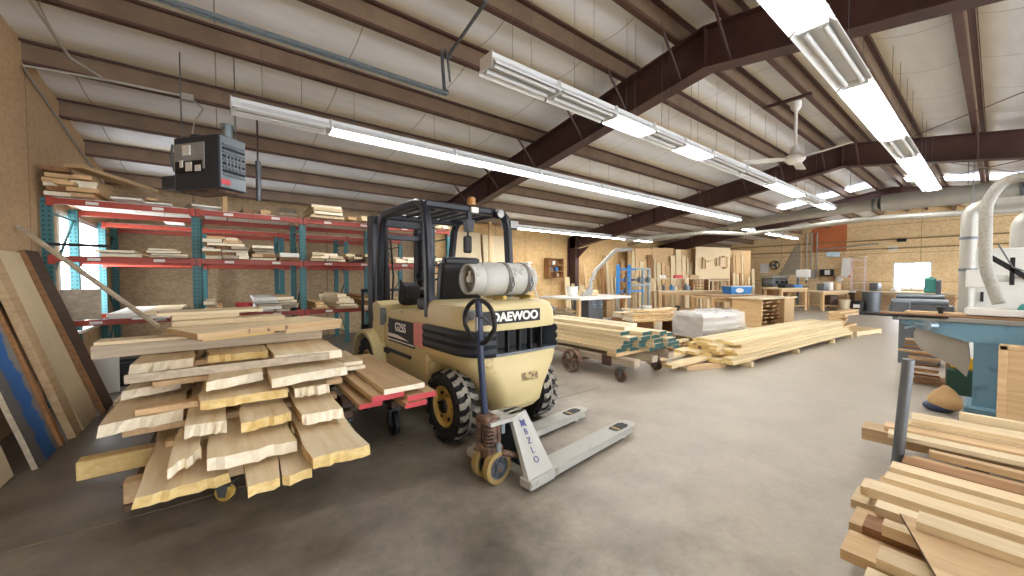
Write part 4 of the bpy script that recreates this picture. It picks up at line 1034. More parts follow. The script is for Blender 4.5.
# ------------------------------------------------------------------ pinkish boards on trestle blocks behind the old cart
for k, (x, y) in enumerate(((7.95, 5.45), (9.1, 4.75))):
    g = G(); g.box((0, 0, .19), (.12, 1.0, .38), bev=.006); S1('bearer', '%s thick bearer under the wavy pale boards behind the old cart' % ['left', 'right'][k], 'timber bearer', g, m_brown, (x, y, 0), rz=.35)
for k, (z_, y, L, w, mt) in enumerate(((.382, 4.72, 1.9, .5, m_pale), (.435, 4.8, 1.8, .45, m_tan), (.49, 4.86, 1.9, .42, m_pale), (.545, 5.0, 1.3, .4, m_cream), (.40, 5.32, 1.8, .45, m_tan), (.46, 5.38, 1.7, .4, m_pale))):
    lum('wavy_board', '%s broad pale slab on the thick bearers behind the old cart' % NTH[k], 'wood slab', w, L, .045, (7.4+.1*k, y+.47, z_), -PI/2-.42, [mt, m_bark, m_cut], 'broad slabs behind the old cart', side=.03, warp=.05 if k in (3,) else 0)
# ------------------------------------------------------------------ pallets with boards in the far aisle
S1('pallet', 'wooden pallet with a slanting board pile at the far aisle', 'pallet', pallet_g(1.25, 1.0), m_pine, (12.42, 2.33, 0), rz=-.2)
for k in range(9):
    lum('board', '%s board up in the slanting pile on the far aisle pallet' % NTH[k], 'board', R.uniform(.16, .3), R.uniform(1.0, 1.5), .045, (11.78+.01*k, 2.3+.06*(k % 3), .128+.047*k), -PI/2+R.uniform(-.15, .35), [R.choice([m_tan, m_pine, m_honey])]*3, 'boards on the far aisle pallet', nf=2)
# ------------------------------------------------------------------ near right lumber pile with steel stake
cr = T('lumber_rack', 'low timber rack under the board pile at lower right', 'rack', (3.1, -.5, 0))
for y in (.55, -.9):
    g = G(); g.box((0, y, .1), (2.3, .1, .1), bev=.005); P('cross_beam', g, m_dark, cr)
for x in (-.9, 0, .9):
    for y in (.55, -.9):
        g = G(); g.box((x, y, .025), (.12, .12, .05), bev=.004); P('foot', g, m_dark, cr)
g = G(); g.cyl((0, 0, 0), (.0, -.045, .84), .031, n=14); 
S1('steel_stake', 'upright grey steel pipe stake beside the lower right board pile', 'stake', g, m_gsteel, (3.68, .40, 0))
def rb(lab, x, y0, z, w, T_, L=1.9, mt=m_honey, rz=0, ends=None, **kw):
    mt = {m_honey: m_pale, m_brown: m_tan}.get(mt, mt) if R.random() < .8 else mt
    lum('board', lab, 'board', w, L, T_, (x, y0, z), PI+rz, [mt, mt, ends or mt], 'boards in the lower right pile', **kw)
# far group beyond the stake
rb('thick weathered tan beam at the back left of the lower right pile', 3.98, .62, .152, .2, .09, 2.0, m_tan, .09)
rb('second thick beam in the lower right pile, below the pale boards', 4.25, .45, .152, .22, .09, 1.9, m_brown, .09)
rb('pale board closest behind the steel stake', 3.84, .46, .244, .12, .03, 1.5, m_cream, .09)
rb('grey tan board, third behind the steel stake', 4.00, .5, .244, .13, .034, 1.9, m_tan, .09)
rb('pale board, fourth behind the steel stake', 4.17, .42, .244, .16, .045, 1.9, m_pale, .09)
rb('wide pale board above the two tan boards behind the stake', 4.22, .38, .292, .2, .035, 1.9, m_pale, .09)
rb('cream board on edge at the very back of the lower right pile', 4.42, .15, .244, .05, .13, 1.9, m_cream, .09)
rb('bottom brown board directly under the foot of the steel stake side', 3.58, .32, .152, .18, .045, 1.9, m_brown, .02)
rb('bottom tan board at the back of the lower right pile', 4.5, .35, .152, .2, .06, 1.9, m_tan, .09)
rb('pale board lying above the back bottom board, lower right pile', 4.56, .22, .214, .16, .03, 1.8, m_pale, .09)
rb('narrow tan strip beside the pale board closest to the stake', 3.72, .25, .202, .06, .04, 1.7, m_tan, .03)
# near group: layers
zs = .152
rb('bottom pale board with a square end, nearest left of the lower right pile', 2.02, .30, zs, .17, .045, 1.8, m_cream, .02)
rb('bottom tan board, second nearest in the lower right pile', 2.25, .40, zs, .2, .045, 1.8, m_tan, .02)
rb('bottom brown board, third nearest in the lower right pile', 2.52, .42, zs, .2, .045, 1.8, m_brown, .02)
rb('bottom pale board, fourth nearest in the lower right pile', 2.78, .46, zs, .2, .045, 1.8, m_pale, .02)
rb('bottom tan board, fifth nearest in the lower right pile', 3.06, .40, zs, .22, .045, 1.8, m_tan, .02)
rb('bottom brown board just in front of the steel stake', 3.34, .36, zs, .2, .045, 1.8, m_honey, .02)
zs = .199
rb('second layer board jutting left, nearest in the lower right pile', 2.18, .28, zs, .12, .04, 1.8, m_honey, .02)
rb('second layer dark board, second nearest in the lower right pile', 2.42, .36, zs, .14, .04, 1.8, m_brown, .02)
rb('second layer pale board, third nearest in the lower right pile', 2.64, .34, zs, .16, .04, 1.8, m_tan, .02)
rb('second layer board with a dark end in the lower right pile', 2.86, .44, zs, .14, .04, 1.8, m_honey, .03, m_dark)
rb('second layer long tan board near the steel stake', 3.15, .34, zs, .16, .04, 1.8, m_pale, .02)
rb('second layer orange brown board touching the steel stake', 3.42, .34, zs, .14, .04, 1.9, m_brown, .02)
zs = .241
rb('third layer tan board with dark blunt left end in the lower right pile', 2.74, .40, zs, .13, .05, 1.8, m_honey, .02, m_brown)
rb('third layer white edged board in the middle of the lower right pile', 2.55, .34, zs, .09, .04, 1.8, m_cream, .02)
rb('third layer pale board behind the dark ended one', 2.95, .36, zs, .11, .045, 1.8, m_pale, .02)
rb('third layer pale board in front of the steel stake', 3.14, .36, zs, .12, .045, 1.8, m_pale, .02)
rb('third layer narrow board with a red end under the plywood panel', 2.36, .29, zs, .07, .05, 1.8, m_honey, .0, m_red)
g = board_g(.66, 1.5, .012, skew=.22); S1('plywood_panel', 'thin smooth plywood panel with a slanted end on the lower right pile', 'panel', g, [m_tan, m_dark, m_dark], (2.14, .14, .294), rot=(0, 0, PI), sm=0)
rb('board lying on the plywood panel near its upper edge', 2.42, .19, .308, .12, .035, 1.6, m_honey, .02)
# sack, sticks, etc by the blue machine
# ================================================================== machines at right
m_mblue = worn('machine blue', '6f97ab', '5d7f90', .6, 4, .45)
m_mgrey = plain('cast iron table', '8d8c86', .4, .3)
m_mwhite = plain('machine white', 'dddcd6', .4, var=.04)
BM = T('jointer', 'pale blue woodworking machine with long table and tapered apron at right', 'machine', (6.25, -.35, 0))
g = G(); g.box((0, .32, .04), (.5, .42, .08), bev=.015); P('foot', g, m_mblue, BM)
g = G(); g.loft([[(-.17, .2, .08), (.17, .2, .08), (.17, .48, .08), (-.17, .48, .08)], [(-.17, .2, .75), (.17, .2, .75), (.17, .48, .75), (-.17, .48, .75)]]); P('column', g, m_mblue, BM, 30)
g = G(); g.prism([(1.0, .925), (1.0, .88), (.52, .73), (.14, .73), (-.45, .86), (-.45, .925)], -.19, .19, 'x'); P('apron', g, m_mblue, BM, 30)
g = G(); g.box((0, .15, .95), (.46, 1.75, .05), bev=.008); P('bed', g, m_mgrey, BM)
g = G(); g.box((-.12, .3, .985), (.2, 1.75, .02), bev=.004); P('wood_table', g, m_brown, BM)
g = G(); g.box((.12, .25, .99), (.2, 1.5, .03), bev=.004); P('wood_table', g, m_honey, BM)
g = G(); g.box((-.2, 1.0, .965), (.06, .7, .03), bev=.004); P('fence_rail', g, m_blk, BM)
g = G(); g.box((.05, 1.12, .96), (.05, .5, .03), bev=.004); P('fence_rail', g, m_blk, BM)
g = G(); M = Matrix.Translation((-.2, .82, .75)) @ Matrix.Rotation(PI/2, 4, 'Y')
g.prism([(.88, .86), (.905, .78), (.90, .69), (.85, .60), (.74, .53), (.6, .45), (.52, .36), (.50, .52), (.52, .73)], -.14, .06, 'x'); P('dust_chute', g, m_duct, BM, 50)
g = G(); g.cyl((-.24, .75, .88), (-.3, .8, .88), .05, n=14); g.cyl((-.24, .88, .86), (-.34, .95, .84), .015, n=8); g.cyl((-.3, .8, .88), (-.32, .88, .9), .01, n=6); P('hand_wheel', g, m_steel, BM)
g = G(); g.cyl((-.0, .72, 1.0), (-.0, .72, 1.06), .02, n=8); g.lathe([(0, .08), (.035, .07), (.035, .04), (0, .03)], Matrix.Translation((0, .72, 1.0)), 12); P('lock_knob', g, m_blk, BM)
g = G(); g.prism([(-.1, 1.005), (.25, 1.005), (.2, 1.12), (.08, 1.2)], -.1, .1, 'x'); P('cutter_guard', g, m_teal, BM)
g = G(); g.box((.0, .3, 1.04), (.26, .5, .07), bev=.008); P('fence', g, m_mwhite, BM)
# white pivoting arm with control box
AR = T('swing_arm', 'white tubular arm with a white control box above the blue machine', 'machine arm', (6.8, -.1, 0))
g = G(); g.cyl((0, .1, 1.38), (0, -1.2, 1.385), .038, n=14); P('arm', g, m_mwhite, AR)
g = G(); g.box((.0, .22, 1.38), (.16, .2, .2), bev=.01); P('control_box', g, m_mwhite, AR)
g = G(); g.cyl((0, -1.1, 0), (0, -1.1, 1.4), .05, n=12); g.box((0, -1.1, .02), (.3, .3, .04)); P('post', g, m_mwhite, AR)
g = G(); g.box((-.05, .02, 1.5), (.03, .36, .05), rot=(.75, 0, 0), bev=.005); g.box((-.05, .0, 1.46), (.03, .035, .3), bev=.004); P('clamp_bar', g, m_blk, AR)
# white machine cabinets
for k, (x, y, w, h, lab) in enumerate(((9.0, -.16, .95, 1.8, 'tall white machine cabinet at right, left of two'), (9.3, -1.35, 1.2, 1.78, 'tall white machine cabinet at the right edge'))):
    r_ = T('machine_cabinet', lab, 'machine cabinet', (x, y, 0))
    g = G(); g.box((0, 0, h/2), (.8, w, h), bev=.015); P('housing', g, m_mwhite, r_)
    g = G(); g.box((-.405, .05, h*.55), (.012, w*.8, h*.7), bev=.004); P('door', g, m_mwhite, r_)
    g = G(); g.box((-.418, w*.3, h*.62), (.02, .03, .14), bev=.004); P('handle', g, m_blk, r_)
    for i in range(3):
        g = G(); g.box((-.413, .1, h*.42-i*.05), (.006, .16, .012)); P('vent_slot', g, m_gsteel, r_)
g = G(); g.box((-.0, 0, .38), (.35, .45, .76), bev=.01); g.box((0, .0, .86), (.3, .7, .2), bev=.02); g.cyl((-.1, -.3, .99), (-.1, .32, .99), .06, n=12); g.cyl((.05, -.25, 1.07), (.05, .28, 1.07), .05, n=12); g.box((-.16, .2, .85), (.05, .2, .3), bev=.01)
S1('feed_roller_unit', 'grey cast roller feeder standing in front of the white cabinet', 'machine', g, m_gsteel, (8.9, .74, 0))
root = T('sanding_head', 'small teal motor head on the far machine left of the grey duct', 'motor', (9.1, .68, 1.2))
g = G(); g.box((0, -.02, .06), (.14, .13, .24), bev=.015); g.cyl((0, 0, .16), (0, 0, .2), .05, n=12); P('motor', g, m_teal, root)
g = G(); g.box((0, -.11, .0), (.1, .06, .3), bev=.01); P('bracket', g, m_gsteel, root)
# tan cabinet at the right edge
r_ = T('side_cabinet', 'tan wooden cabinet with framed side at the right edge', 'cabinet', (5.66, -.45, 0))
g = G(); g.box((0, 0, .39), (.14, .84, .78), bev=.006); P('body', g, m_tan, r_)
g = G()
for (cy, cz, sy, sz) in ((0, .76, .84, .04), (0, .03, .84, .05), (.40, .39, .05, .78), (-.4, .39, .05, .78)): g.box((-.078, cy, cz), (.02, sy, sz), bev=.003)
P('frame', g, m_tan, r_)
r_ = T('blue_machine', 'blue sheet metal machine cabinet behind the tan cabinet', 'machine', (5.87, -.68, 0))
g = G(); g.loft([[(-.1, -.6, .0), (.1, -.6, 0), (.1, .42, 0), (-.1, .42, 0)], [(-.1, -.6, .7), (.1, -.6, .7), (.1, .42, .7), (-.1, .42, .7)], [(-.1, -.6, .92), (.1, -.6, .92), (.1, .2, .92), (-.1, .2, .92)]]); P('body', g, m_mblue, r_)
g = G(); g.box((-.108, .0, .84), (.012, .1, .08), bev=.003); P('paper_label', g, m_white, r_)
# floor clutter by the blue machine
r_ = T('sack', 'slumped tan sack with a blue bag beside the blue machine foot', 'sack', (5.9, .3, 0))
t = bmesh.new(); bmesh.ops.create_icosphere(t, subdivisions=3, radius=1)
for v in t.verts: v.co = V((v.co.x*.09*(1.1-.5*v.co.z), v.co.y*.10*(1.15-.55*v.co.z), (v.co.z+1)*.13+.02+R.uniform(-.008, .008)))
g = G(); g.merge(t); P('cloth', g, plain('burlap', 'bb9a6d', .9), r_, 60)
t = bmesh.new(); bmesh.ops.create_icosphere(t, subdivisions=3, radius=1)
for v in t.verts: v.co = V((v.co.x*.10, v.co.y*.12+.04, max(0, v.co.z*.06+.05)))
g = G(); g.merge(t); P('blue_bag', g, m_dkblue, r_, 60)
r_ = T('scrap_bin', 'brown bin with sticks poking out left below the blue machine', 'bin', (7.35, .45, 0))
g = G(); g.box((0, -.16, .3), (.35, .16, .6), bev=.006); g.box((0, .0, .04), (.35, .4, .05)); P('crate', g, m_brown, r_)
for k in range(11):
    g = G(); g.box((R.uniform(-.15, .1), .1+R.uniform(0, .06), .1+.045*k), (.05, R.uniform(.22, .4), .025), rot=(0, 0, R.uniform(-.2, .2))); P('stick', g, R.choice([m_brown, m_tan, m_honey]), r_)
r_ = T('power_tool', 'yellow power tool on a dark green case under the blue machine', 'tool', (7.0, .2, 0))
g = G(); g.box((0, 0, .15), (.26, .3, .3), bev=.012); P('case', g, plain('dark green case', '21402f', .5), r_)
g = G(); g.box((0, .02, .37), (.16, .2, .14), bev=.02); g.box((0, -.08, .36), (.1, .1, .06), bev=.015); P('tool_body', g, plain('tool yellow', 'd9a520', .4), r_)
g = G(); g.cyl((0, .02, .36), (0, -.14, .36), .04, n=14); P('motor', g, m_blk, r_)
# ------------------------------------------------------------------ dust collection
def pipe(name, label, pts, r, mat=None, rings=(), n=16, cat='duct'):
    root = T(name, label, cat, pts[0]); o = V(pts[0])
    # round the corners
    q = [V(pts[0])]
    for i in range(1, len(pts)-1):
        a, b, c = V(pts[i-1]), V(pts[i]), V(pts[i+1]); rr = min(r*2.2, (a-b).length*.45, (c-b).length*.45)
        p0 = b+(a-b).normalized()*rr; p1 = b+(c-b).normalized()*rr
        for k in range(6): t = k/5; q.append(p0.lerp(b, t).lerp(b.lerp(p1, t), t))
    q.append(V(pts[-1]))
    g = G(); g.tube([p-o for p in q], r, n); P('pipe', g, mat or m_duct, root, 50)
    for k, (p, d) in enumerate(rings):
        g = G(); p = V(p)-o; d = V(d).normalized(); g.cyl(p-d*.02, p+d*.02, r*1.1, n=n); P('joint_ring', g, m_gsteel, root)
    if 'main' in name or 'branch' in name:
        for t in ((.25, .8) if 'main' in name else (.5,)):
            p = V(pts[0]).lerp(V(pts[1]), t); g = G(); g.cyl(p-o+V((0, 0, r*.9)), V((p.x, p.y, zb(p.y)+.03))-o, .006, n=5); P('hanger_wire', g, m_gsteel, root)
    return root
pipe('main_duct', 'largest pale round dust duct running across below the light rows', [(11.9, -4.5, 3.02), (11.75, 1.62, 3.05)], .185, rings=[((11.79, -.25, 3.04), (0, 1, 0))])
pipe('main_duct', 'narrower continuation of the big dust duct, left of its joint ring', [(11.75, 1.66, 3.04), (12.2, 3.75, 3.02), (13.1, 5.3, 3.0)], .13, rings=[((11.76, 1.75, 3.04), (.06, 1, 0))])
pipe('branch_duct', 'thin pale dust pipe continuing left from the duct over the benches', [(13.1, 5.35, 3.0), (13.3, 6.6, 2.92), (13.5, 9.5, 2.75)], .06)
pipe('branch_duct', 'second thin pale dust pipe sloping below the big duct', [(11.2, -1.0, 2.55), (10.6, 1.6, 2.6), (11.9, 4.4, 2.62), (10.9, 5.1, 2.66), (10.4, 7.4, 2.6)], .055)
pipe('drop_duct', 'grey vertical duct with elbow left of the white cabinets', [(8.45, -1.4, 2.4), (8.45, .26, 2.4), (8.45, .26, 0)], .082, rings=[((8.45, .26, 1.95), (0, 0, 1)), ((8.45, .26, 1.5), (0, 0, 1))])
pipe('drop_duct', 'second vertical elbow duct over the white cabinet', [(9.2, -1.6, 2.35), (9.2, -.2, 2.3), (9.2, -.2, 1.82)], .1)
pipe('flex_hose', 'long grey flexible hose arching down to the blue machine', [(6.5, -.23, 2.42), (6.5, -.02, 2.42), (6.5, .09, 2.2), (6.48, .08, 1.5), (6.42, -.02, 1.12)], .048, plain('flex hose', '9a968c', .5, var=.2, sc=40))
pipe('drum_cap', 'round pale duct end at the upper right edge', [(6.5, -.23, 2.42), (6.5, -.9, 2.43)], .115)
g = G(); g.tube([(6.6, .0, 1.75), (6.6, -.1, 1.5), (6.55, -.25, 1.42), (6.5, -.4, 1.55)], .007); S1('cable', 'thin grey cable hanging by the white machine cabinet', 'cable', g, m_gsteel)
# ================================================================== far workshop
# cabinet saw with large outfeed table
SW = T('table_saw', 'grey cabinet table saw with a large white topped table', 'table saw', (8.35, 7.2, 0))
g = G(); g.box((0, 0, .4), (.62, .6, .78), bev=.015); P('cabinet', g, m_gsteel, SW)
g = G(); g.prism([(-1.15, -.75), (1.0, -.75), (1.25, -.3), (1.2, .8), (-1.15, .8)], .80, .85, 'z'); P('table_top', g, m_white, SW)
for x, y in ((-1.05, -.6), (1.0, -.55), (-1.05, .7), (1.0, .7)):
    g = G(); g.box((x, y, .4), (.09, .09, .8), bev=.004); P('leg', g, m_honey, SW)
for x in (-.12, .16):
    g = G(); M = Matrix.Translation((x, -.33, .62)) @ Matrix.Rotation(PI/2, 4, 'X'); g.lathe([(.085, -.01), (.1, 0), (.085, .01), (.085, -.01)], M, 20); g.cyl((x, -.3, .62), (x, -.36, .62), .03, n=10); g.box((x, -.335, .62), (.18, .01, .02)); g.box((x, -.335, .62), (.02, .01, .18)); P('hand_wheel', g, m_steel, SW)
g = G(); g.box((.12, .1, .93), (.62, .25, .16), bev=.01); P('fence', g, m_pine, SW)
g = G(); g.prism([(-.3, .87), (.12, .87), (.2, 1.05), (.08, 1.12)], -.04, .04, 'y'); g.cyl((.12, 0, 1.1), (.12, 0, 1.35), .05, n=10); P('blade_guard', g, m_clear, SW)
g = G(); g.box((.75, .0, .45), (.3, .4, .5), bev=.01); P('drawer_box', g, m_honey, SW)
pipe('flex_hose', 'silver dust arm slanting down to the grey table saw', [(10.7, 7.4, 2.3), (10.0, 7.5, 2.25), (8.75, 7.3, 1.55), (8.6, 7.25, 1.3)], .06)
def stack(n, x0, y0, dx, dy, z0, lab, group, mats, ang=0, wr=(.1, .25), lr=(.5, 1), t=.03, hs=1):
    for k in range(n):
        lum('scrap_board', '%s board up in %s' % (NTH[k], lab), 'board', R.uniform(*wr), R.uniform(*lr), t, (x0+R.uniform(-dx, dx), y0+R.uniform(-dy, dy), z0+(t+.002)*k), ang, [R.choice(mats)]*3, group, nf=2, ns=2)
stack(14, 7.3, 6.9, .08, .1, 0, 'the scrap pile under the table saw wing', 'scrap under the saw table', [m_tan, m_brown, m_grey, m_pale], .1, (.18, .4), (.5, .8), .04)
def bucket(lab, x, y, z, r, h, mat, name='bucket', cat='bucket', rim=True):
    root = T(name, lab, cat, (x, y, z))
    g = G(); g.lathe([(0, 0), (r*.86, 0), (r, h), (r*.93, h), (r*.8, .02), (0, .02)], n=18); P('body', g, mat, root)
    if rim:
        g = G(); g.lathe([(r*.94, h*.95), (r*1.06, h*.95), (r*1.06, h*1.01), (r*.94, h*1.01), (r*.94, h*.95)], n=18); P('rim', g, mat, root)
    return root
bucket('white plastic bucket on the left of the table saw top', 7.75, 7.25, .852, .16, .28, m_white)
bucket('white bucket on the floor right of the table saw', 9.75, 6.2, .302, .14, .26, m_white)
g = G(); g.box((0, 0, .15), (.4, .4, .3), bev=.006); S1('crate', 'brown crate under the white bucket right of the saw', 'crate', g, m_honey, (9.75, 6.2, 0))
# white trestle ladder
LD = T('step_ladder', 'white step ladder standing behind the forklift gas tank', 'ladder', (7.15, 8.55, 0))
for s in (-1, 1):
    g = G(); g.tube([(-.45, s*.26, 0), (0, s*.16, 1.8)], .025, 6); P('rail', g, m_white, LD)
    g = G(); g.tube([(.45, s*.26, 0), (0, s*.16, 1.8)], .022, 6); P('rear_rail', g, m_white, LD)
for k in range(6):
    t = (k+1)/7; g = G(); g.box((-.45*(1-t), 0, 1.8*t), (.09, .5-.2*t, .025)); P('step', g, m_white, LD)
g = G(); g.box((0, 0, 1.81), (.2, .4, .04), bev=.01); P('top_cap', g, m_white, LD)
# wall cabinet with pigeon holes on the back wall
r_ = T('wall_shelf', 'small dark brown open shelf hung on the back plywood wall', 'shelf', (9.45, 9.72, 1.35))
g = G(); g.box((-.34, 0, .36), (.03, .28, .72)); g.box((.34, 0, .36), (.03, .28, .72)); g.box((0, .13, .36), (.7, .02, .72)); P('case', g, m_brown, r_)
for k in range(4):
    g = G(); g.box((0, 0, .02+.225*k), (.66, .28, .025)); P('shelf', g, m_brown, r_)
for k, (x, z_, c) in enumerate(((-.15, .26, m_gsteel), (.1, .26, m_blue), (-.05, .485, m_white), (.15, .045, m_tan))):
    g = G(); g.lathe([(0, 0), (.06, 0), (.06, .12), (.0, .13)], n=12); S1('jar', ['grey tin', 'blue tin', 'white jar', 'tan tin'][k]+' on the small brown wall shelf', 'tin', g, c, (9.45+x, 9.7, 1.352+z_))
# sheets leaning behind the forklift
def sheet(lab, x, y, w, h, mat, t=.02, lean_=.1, rz=0, name='panel'):
    g = G(); g.box((0, 0, h/2), (w, t, h), bev=.003); return S1(name, lab, 'panel', g, mat, (x, y, 0), rot=(-lean_, 0, rz), sm=0)
sheet('large cream sheet leaning on the back wall behind the forklift, left', 5.75, 9.45, 1.1, 2.75, m_cream, .03, .1)
sheet('large cream sheet leaning on the back wall behind the forklift, right', 6.95, 9.45, 1.15, 2.7, m_cream, .03, .1)
g = G(); g.box((0, 0, 1.5), (.09, .05, 3.0), bev=.004); S1('post', 'slim tan post standing between the cream sheets behind the forklift', 'post', g, m_honey, (6.25, 9.1, 0))
sheet('pale long board standing upright behind the forklift mast', 2.6, 8.0, .22, 2.55, m_cream, .04, -.02)
# boards leaning along the back wall
k = 0
def leaners(x0, x1, y, hmin, hmax, mats, desc, wr=(.1, .3)):
    x = x0; i = 0
    while x < x1 and i < 20:
        w = R.uniform(*wr); h = R.uniform(hmin, hmax); t = R.choice([.025, .04])
        g = G(); g.box((0, 0, h/2), (w, t, h), bev=.003)
        S1('leaning_board', '%s upright board from the left %s' % (NTH[i], desc), 'board', g, R.choice(mats), (x+w/2, y+R.uniform(-.03, .03), 0), group='upright boards along the back wall', rot=(-.09, R.uniform(-.008, .008), 0), sm=0)
        x += w+R.uniform(.05, .12); i += 1
Y_ = [m_honey, m_pine, m_pale, m_pale, m_tan, m_honey, m_pine, m_brown]
leaners(9.9, 11.0, 9.5, 1.0, 1.9, Y_, 'behind the table saw')
leaners(11.95, 13.3, 9.5, 1.3, 2.3, Y_, 'between the brown column and the blue rack')
# timber partition in the back corner with boards leaning on it
pa_ = V((13.35, 9.3, 0)); pb_ = V((19.9, 7.15, 0)); pd_ = (pb_-pa_).normalized(); pz = math.atan2(pd_.y, pd_.x); PL = (pb_-pa_).length
r_ = T('partition', 'honey plywood partition in the back corner behind the leaning boards', 'partition', pa_, pz)
for i in range(6):
    g = G(); g.box((PL*(i+.5)/6, .05, 1.3), (PL/6-.01, .03, 2.6+.08*(i % 2)), bev=.004); P('sheet', g, m_honey, r_)
for i in range(7):
    g = G(); g.box((.05+(PL-.1)*i/6, .12, 1.32), (.09, .09, 2.64), bev=.004); P('post', g, m_tan, r_)
for row, (hmin, hmax, off, wr) in enumerate(((1.8, 2.6, .16, (.1, .3)), (1.0, 1.9, .32, (.07, .2)))):
    for half, (x, xe) in enumerate(((.05, PL*.48), (PL*.5, PL-.05))):
        for i in range(18):
            w = R.uniform(*wr); h = R.uniform(hmin, hmax)
            if x+w > xe: break
            g = G(); g.box((0, 0, h/2), (w, .03, h), bev=.003); p = pa_+pd_*(x+w/2)+V((pd_.y, -pd_.x, 0))*off
            S1('leaning_board', '%s %s board from the left on the %s half of the corner partition' % (NTH[i], 'tall' if row == 0 else 'short', ('left', 'right')[half]), 'board', g, R.choice(Y_), p, group='boards against the partition', rot=(-.05, R.uniform(-.006, .006), pz), sm=0)
            x += w+(R.uniform(.02, .06) if row == 0 else R.uniform(.04, .25))
# pegboard with hanging jigs on the far wall corner
r_ = T('tool_board', 'light plywood board with jigs hung on it, back corner', 'tool board', (17.2, 7.7, 1.2), pz)
g = G(); g.box((0, 0, .75), (2.0, .03, 1.5), bev=.004); P('board', g, m_pale, r_)
g = G(); g.box((0, -.08, .1), (1.9, .16, .03)); P('ledge', g, m_brown, r_)
for s in (-1, 1):
    g = G(); g.box((s*.9, .0, -.6), (.07, .07, 1.2)); P('leg', g, m_honey, r_)
for k, (x, z_, w, h) in enumerate(((-.7, .8, .06, .5), (-.5, .75, .08, .4), (-.3, .9, .3, .05), (.1, .85, .06, .35), (.3, .9, .05, .4), (.55, .6, .3, .06), (.75, .85, .08, .5), (.5, 1.1, .25, .06))):
    g = G(); g.box((0, 0, 0), (w, .03, h), rot=(0, R.uniform(-.15, .15), 0), bev=.004)
    S1('wooden_jig', '%s wooden jig from the left on the light plywood tool board' % NTH[k], 'jig', g, R.choice([m_honey, m_brown]), (17.2+x*math.cos(pz)+.09*math.sin(pz), 7.7+x*math.sin(pz)-.09*math.cos(pz), 1.2+z_), group='jigs on the tool board')
# blue steel clamp rack
r_ = T('clamp_rack', 'bright blue and grey steel clamp rack right of the table saw', 'rack', (11.1, 7.5, 0))
for x, c in ((-.95, m_blue), (-.35, m_blue), (.45, m_steel), (.8, m_steel)):
    g = G(); g.box((x, 0, 1.32 if c is m_blue else .85), (.09, .09, .95 if c is m_blue else 1.7), bev=.006); P('post', g, c, r_)
    if c is m_blue:
        g = G(); g.box((x, 0, .43), (.05, .05, .84), bev=.004); P('leg', g, m_steel, r_)
for z_, c, x0, x1 in ((1.65, m_blue, -.95, .0), (1.3, m_blue, -.95, -.1), (.92, m_blue, -.95, .45), (1.68, m_steel, -.3, .8), (1.3, m_steel, -.3, .8), (1.12, m_steel, -.3, .8), (.3, m_steel, -.95, .8)):
    g = G(); g.box(((x0+x1)/2, -.02, z_), (x1-x0, .06, .06), bev=.005); P('rail', g, c, r_)
for x, z_ in ((-.65, 1.32), (-.65, .95), (.1, 1.3), (.6, 1.3)):
    g = G(); g.box((x, -.1, z_), (.12, .12, .18), bev=.015); P('clamp', g, m_gsteel, r_)
g = G(); g.box((-.2, .0, .03), (1.9, .5, .05)); P('base', g, m_steel, r_)
# workbenches
def bench(lab, x, y, L, W, H, rz=0, mt=m_white, ml=m_honey, shelf=True, name='workbench', panel=False):
    root = T(name, lab, 'workbench', (x, y, 0), rz)
    g = G(); g.box((0, 0, H-.03), (L, W, .06), bev=.006); P('top', g, mt, root)
    for sx in (-1, 1):
        for sy in (-1, 1):
            g = G(); g.box((sx*(L/2-.07), sy*(W/2-.07), (H-.06)/2), (.09, .09, H-.06), bev=.004); P('leg', g, ml, root)
    if shelf:
        g = G(); g.box((0, 0, .2), (L-.06, W-.06, .03)); P('shelf', g, ml, root)
    g = G(); g.box((0, -W/2+.05, H-.11), (L-.1, .03, .1)); P('apron', g, ml, root)
    if panel:
        g = G(); g.box((0, -W/2+.02, H/2), (L-.06, .03, H-.1)); P('front_panel', g, ml, root)
    return root
WB = bench('long white topped workbench with an upper shelf before the leaning boards', 13.6, 7.0, 2.6, .8, .9, -.55, m_cream)
root = T('bench_shelf', 'narrow upper shelf with pigeonholes standing on the long workbench', 'shelf', (13.5, 7.1, .908), -.55)
g = G(); g.box((-.1, 0, .42), (2.2, .26, .03)); P('shelf', g, m_cream, root)
for x in (-1.15, .95):
    g = G(); g.box((x, 0, .2), (.04, .26, .41)); P('upright', g, m_cream, root)
for k in range(4):
    g = G(); g.box((.62, 0, .04+.1*k), (.6, .26, .015)); P('pigeonhole', g, m_brown, root)
for x in (.32, .92):
    g = G(); g.box((x, 0, .2), (.02, .26, .4)); P('divider', g, m_brown, root)
for k, (dx, c, h, lab) in enumerate(((-.75, m_gsteel, .2, 'grey glue bottle at the left under the bench shelf'), (-.45, m_blue, .22, 'blue bottle under the bench shelf'), (-.3, m_white, .18, 'white bottle under the bench shelf'), (-.12, m_ylw, .1, 'yellow tub under the bench shelf'), (.1, m_gsteel, .26, 'grey machine part under the bench shelf'), (.22, m_steel, .2, 'silver can under the bench shelf'))):
    g = G(); g.lathe([(0, 0), (.06, 0), (.06, h*.7), (.025, h*.85), (.025, h), (0, h)], n=12)
    S1('bottle', lab, 'bottle', g, c, (13.5+dx*math.cos(.55), 7.1-dx*math.sin(.55), .902))
for k, (dx, w, c, lab) in enumerate(((-.8, .2, m_white, 'white box on the upper bench shelf at left'), (-.2, .3, m_red, 'red box on the upper bench shelf'), (.4, .34, m_tan, 'tan wooden offcut on the upper bench shelf'))):
    g = G(); g.box((0, 0, .06), (w, .16, .12), bev=.008); S1('box', lab, 'box', g, c, (13.5+dx*math.cos(.55), 7.1-dx*math.sin(.55), 1.346), rz=-.55)
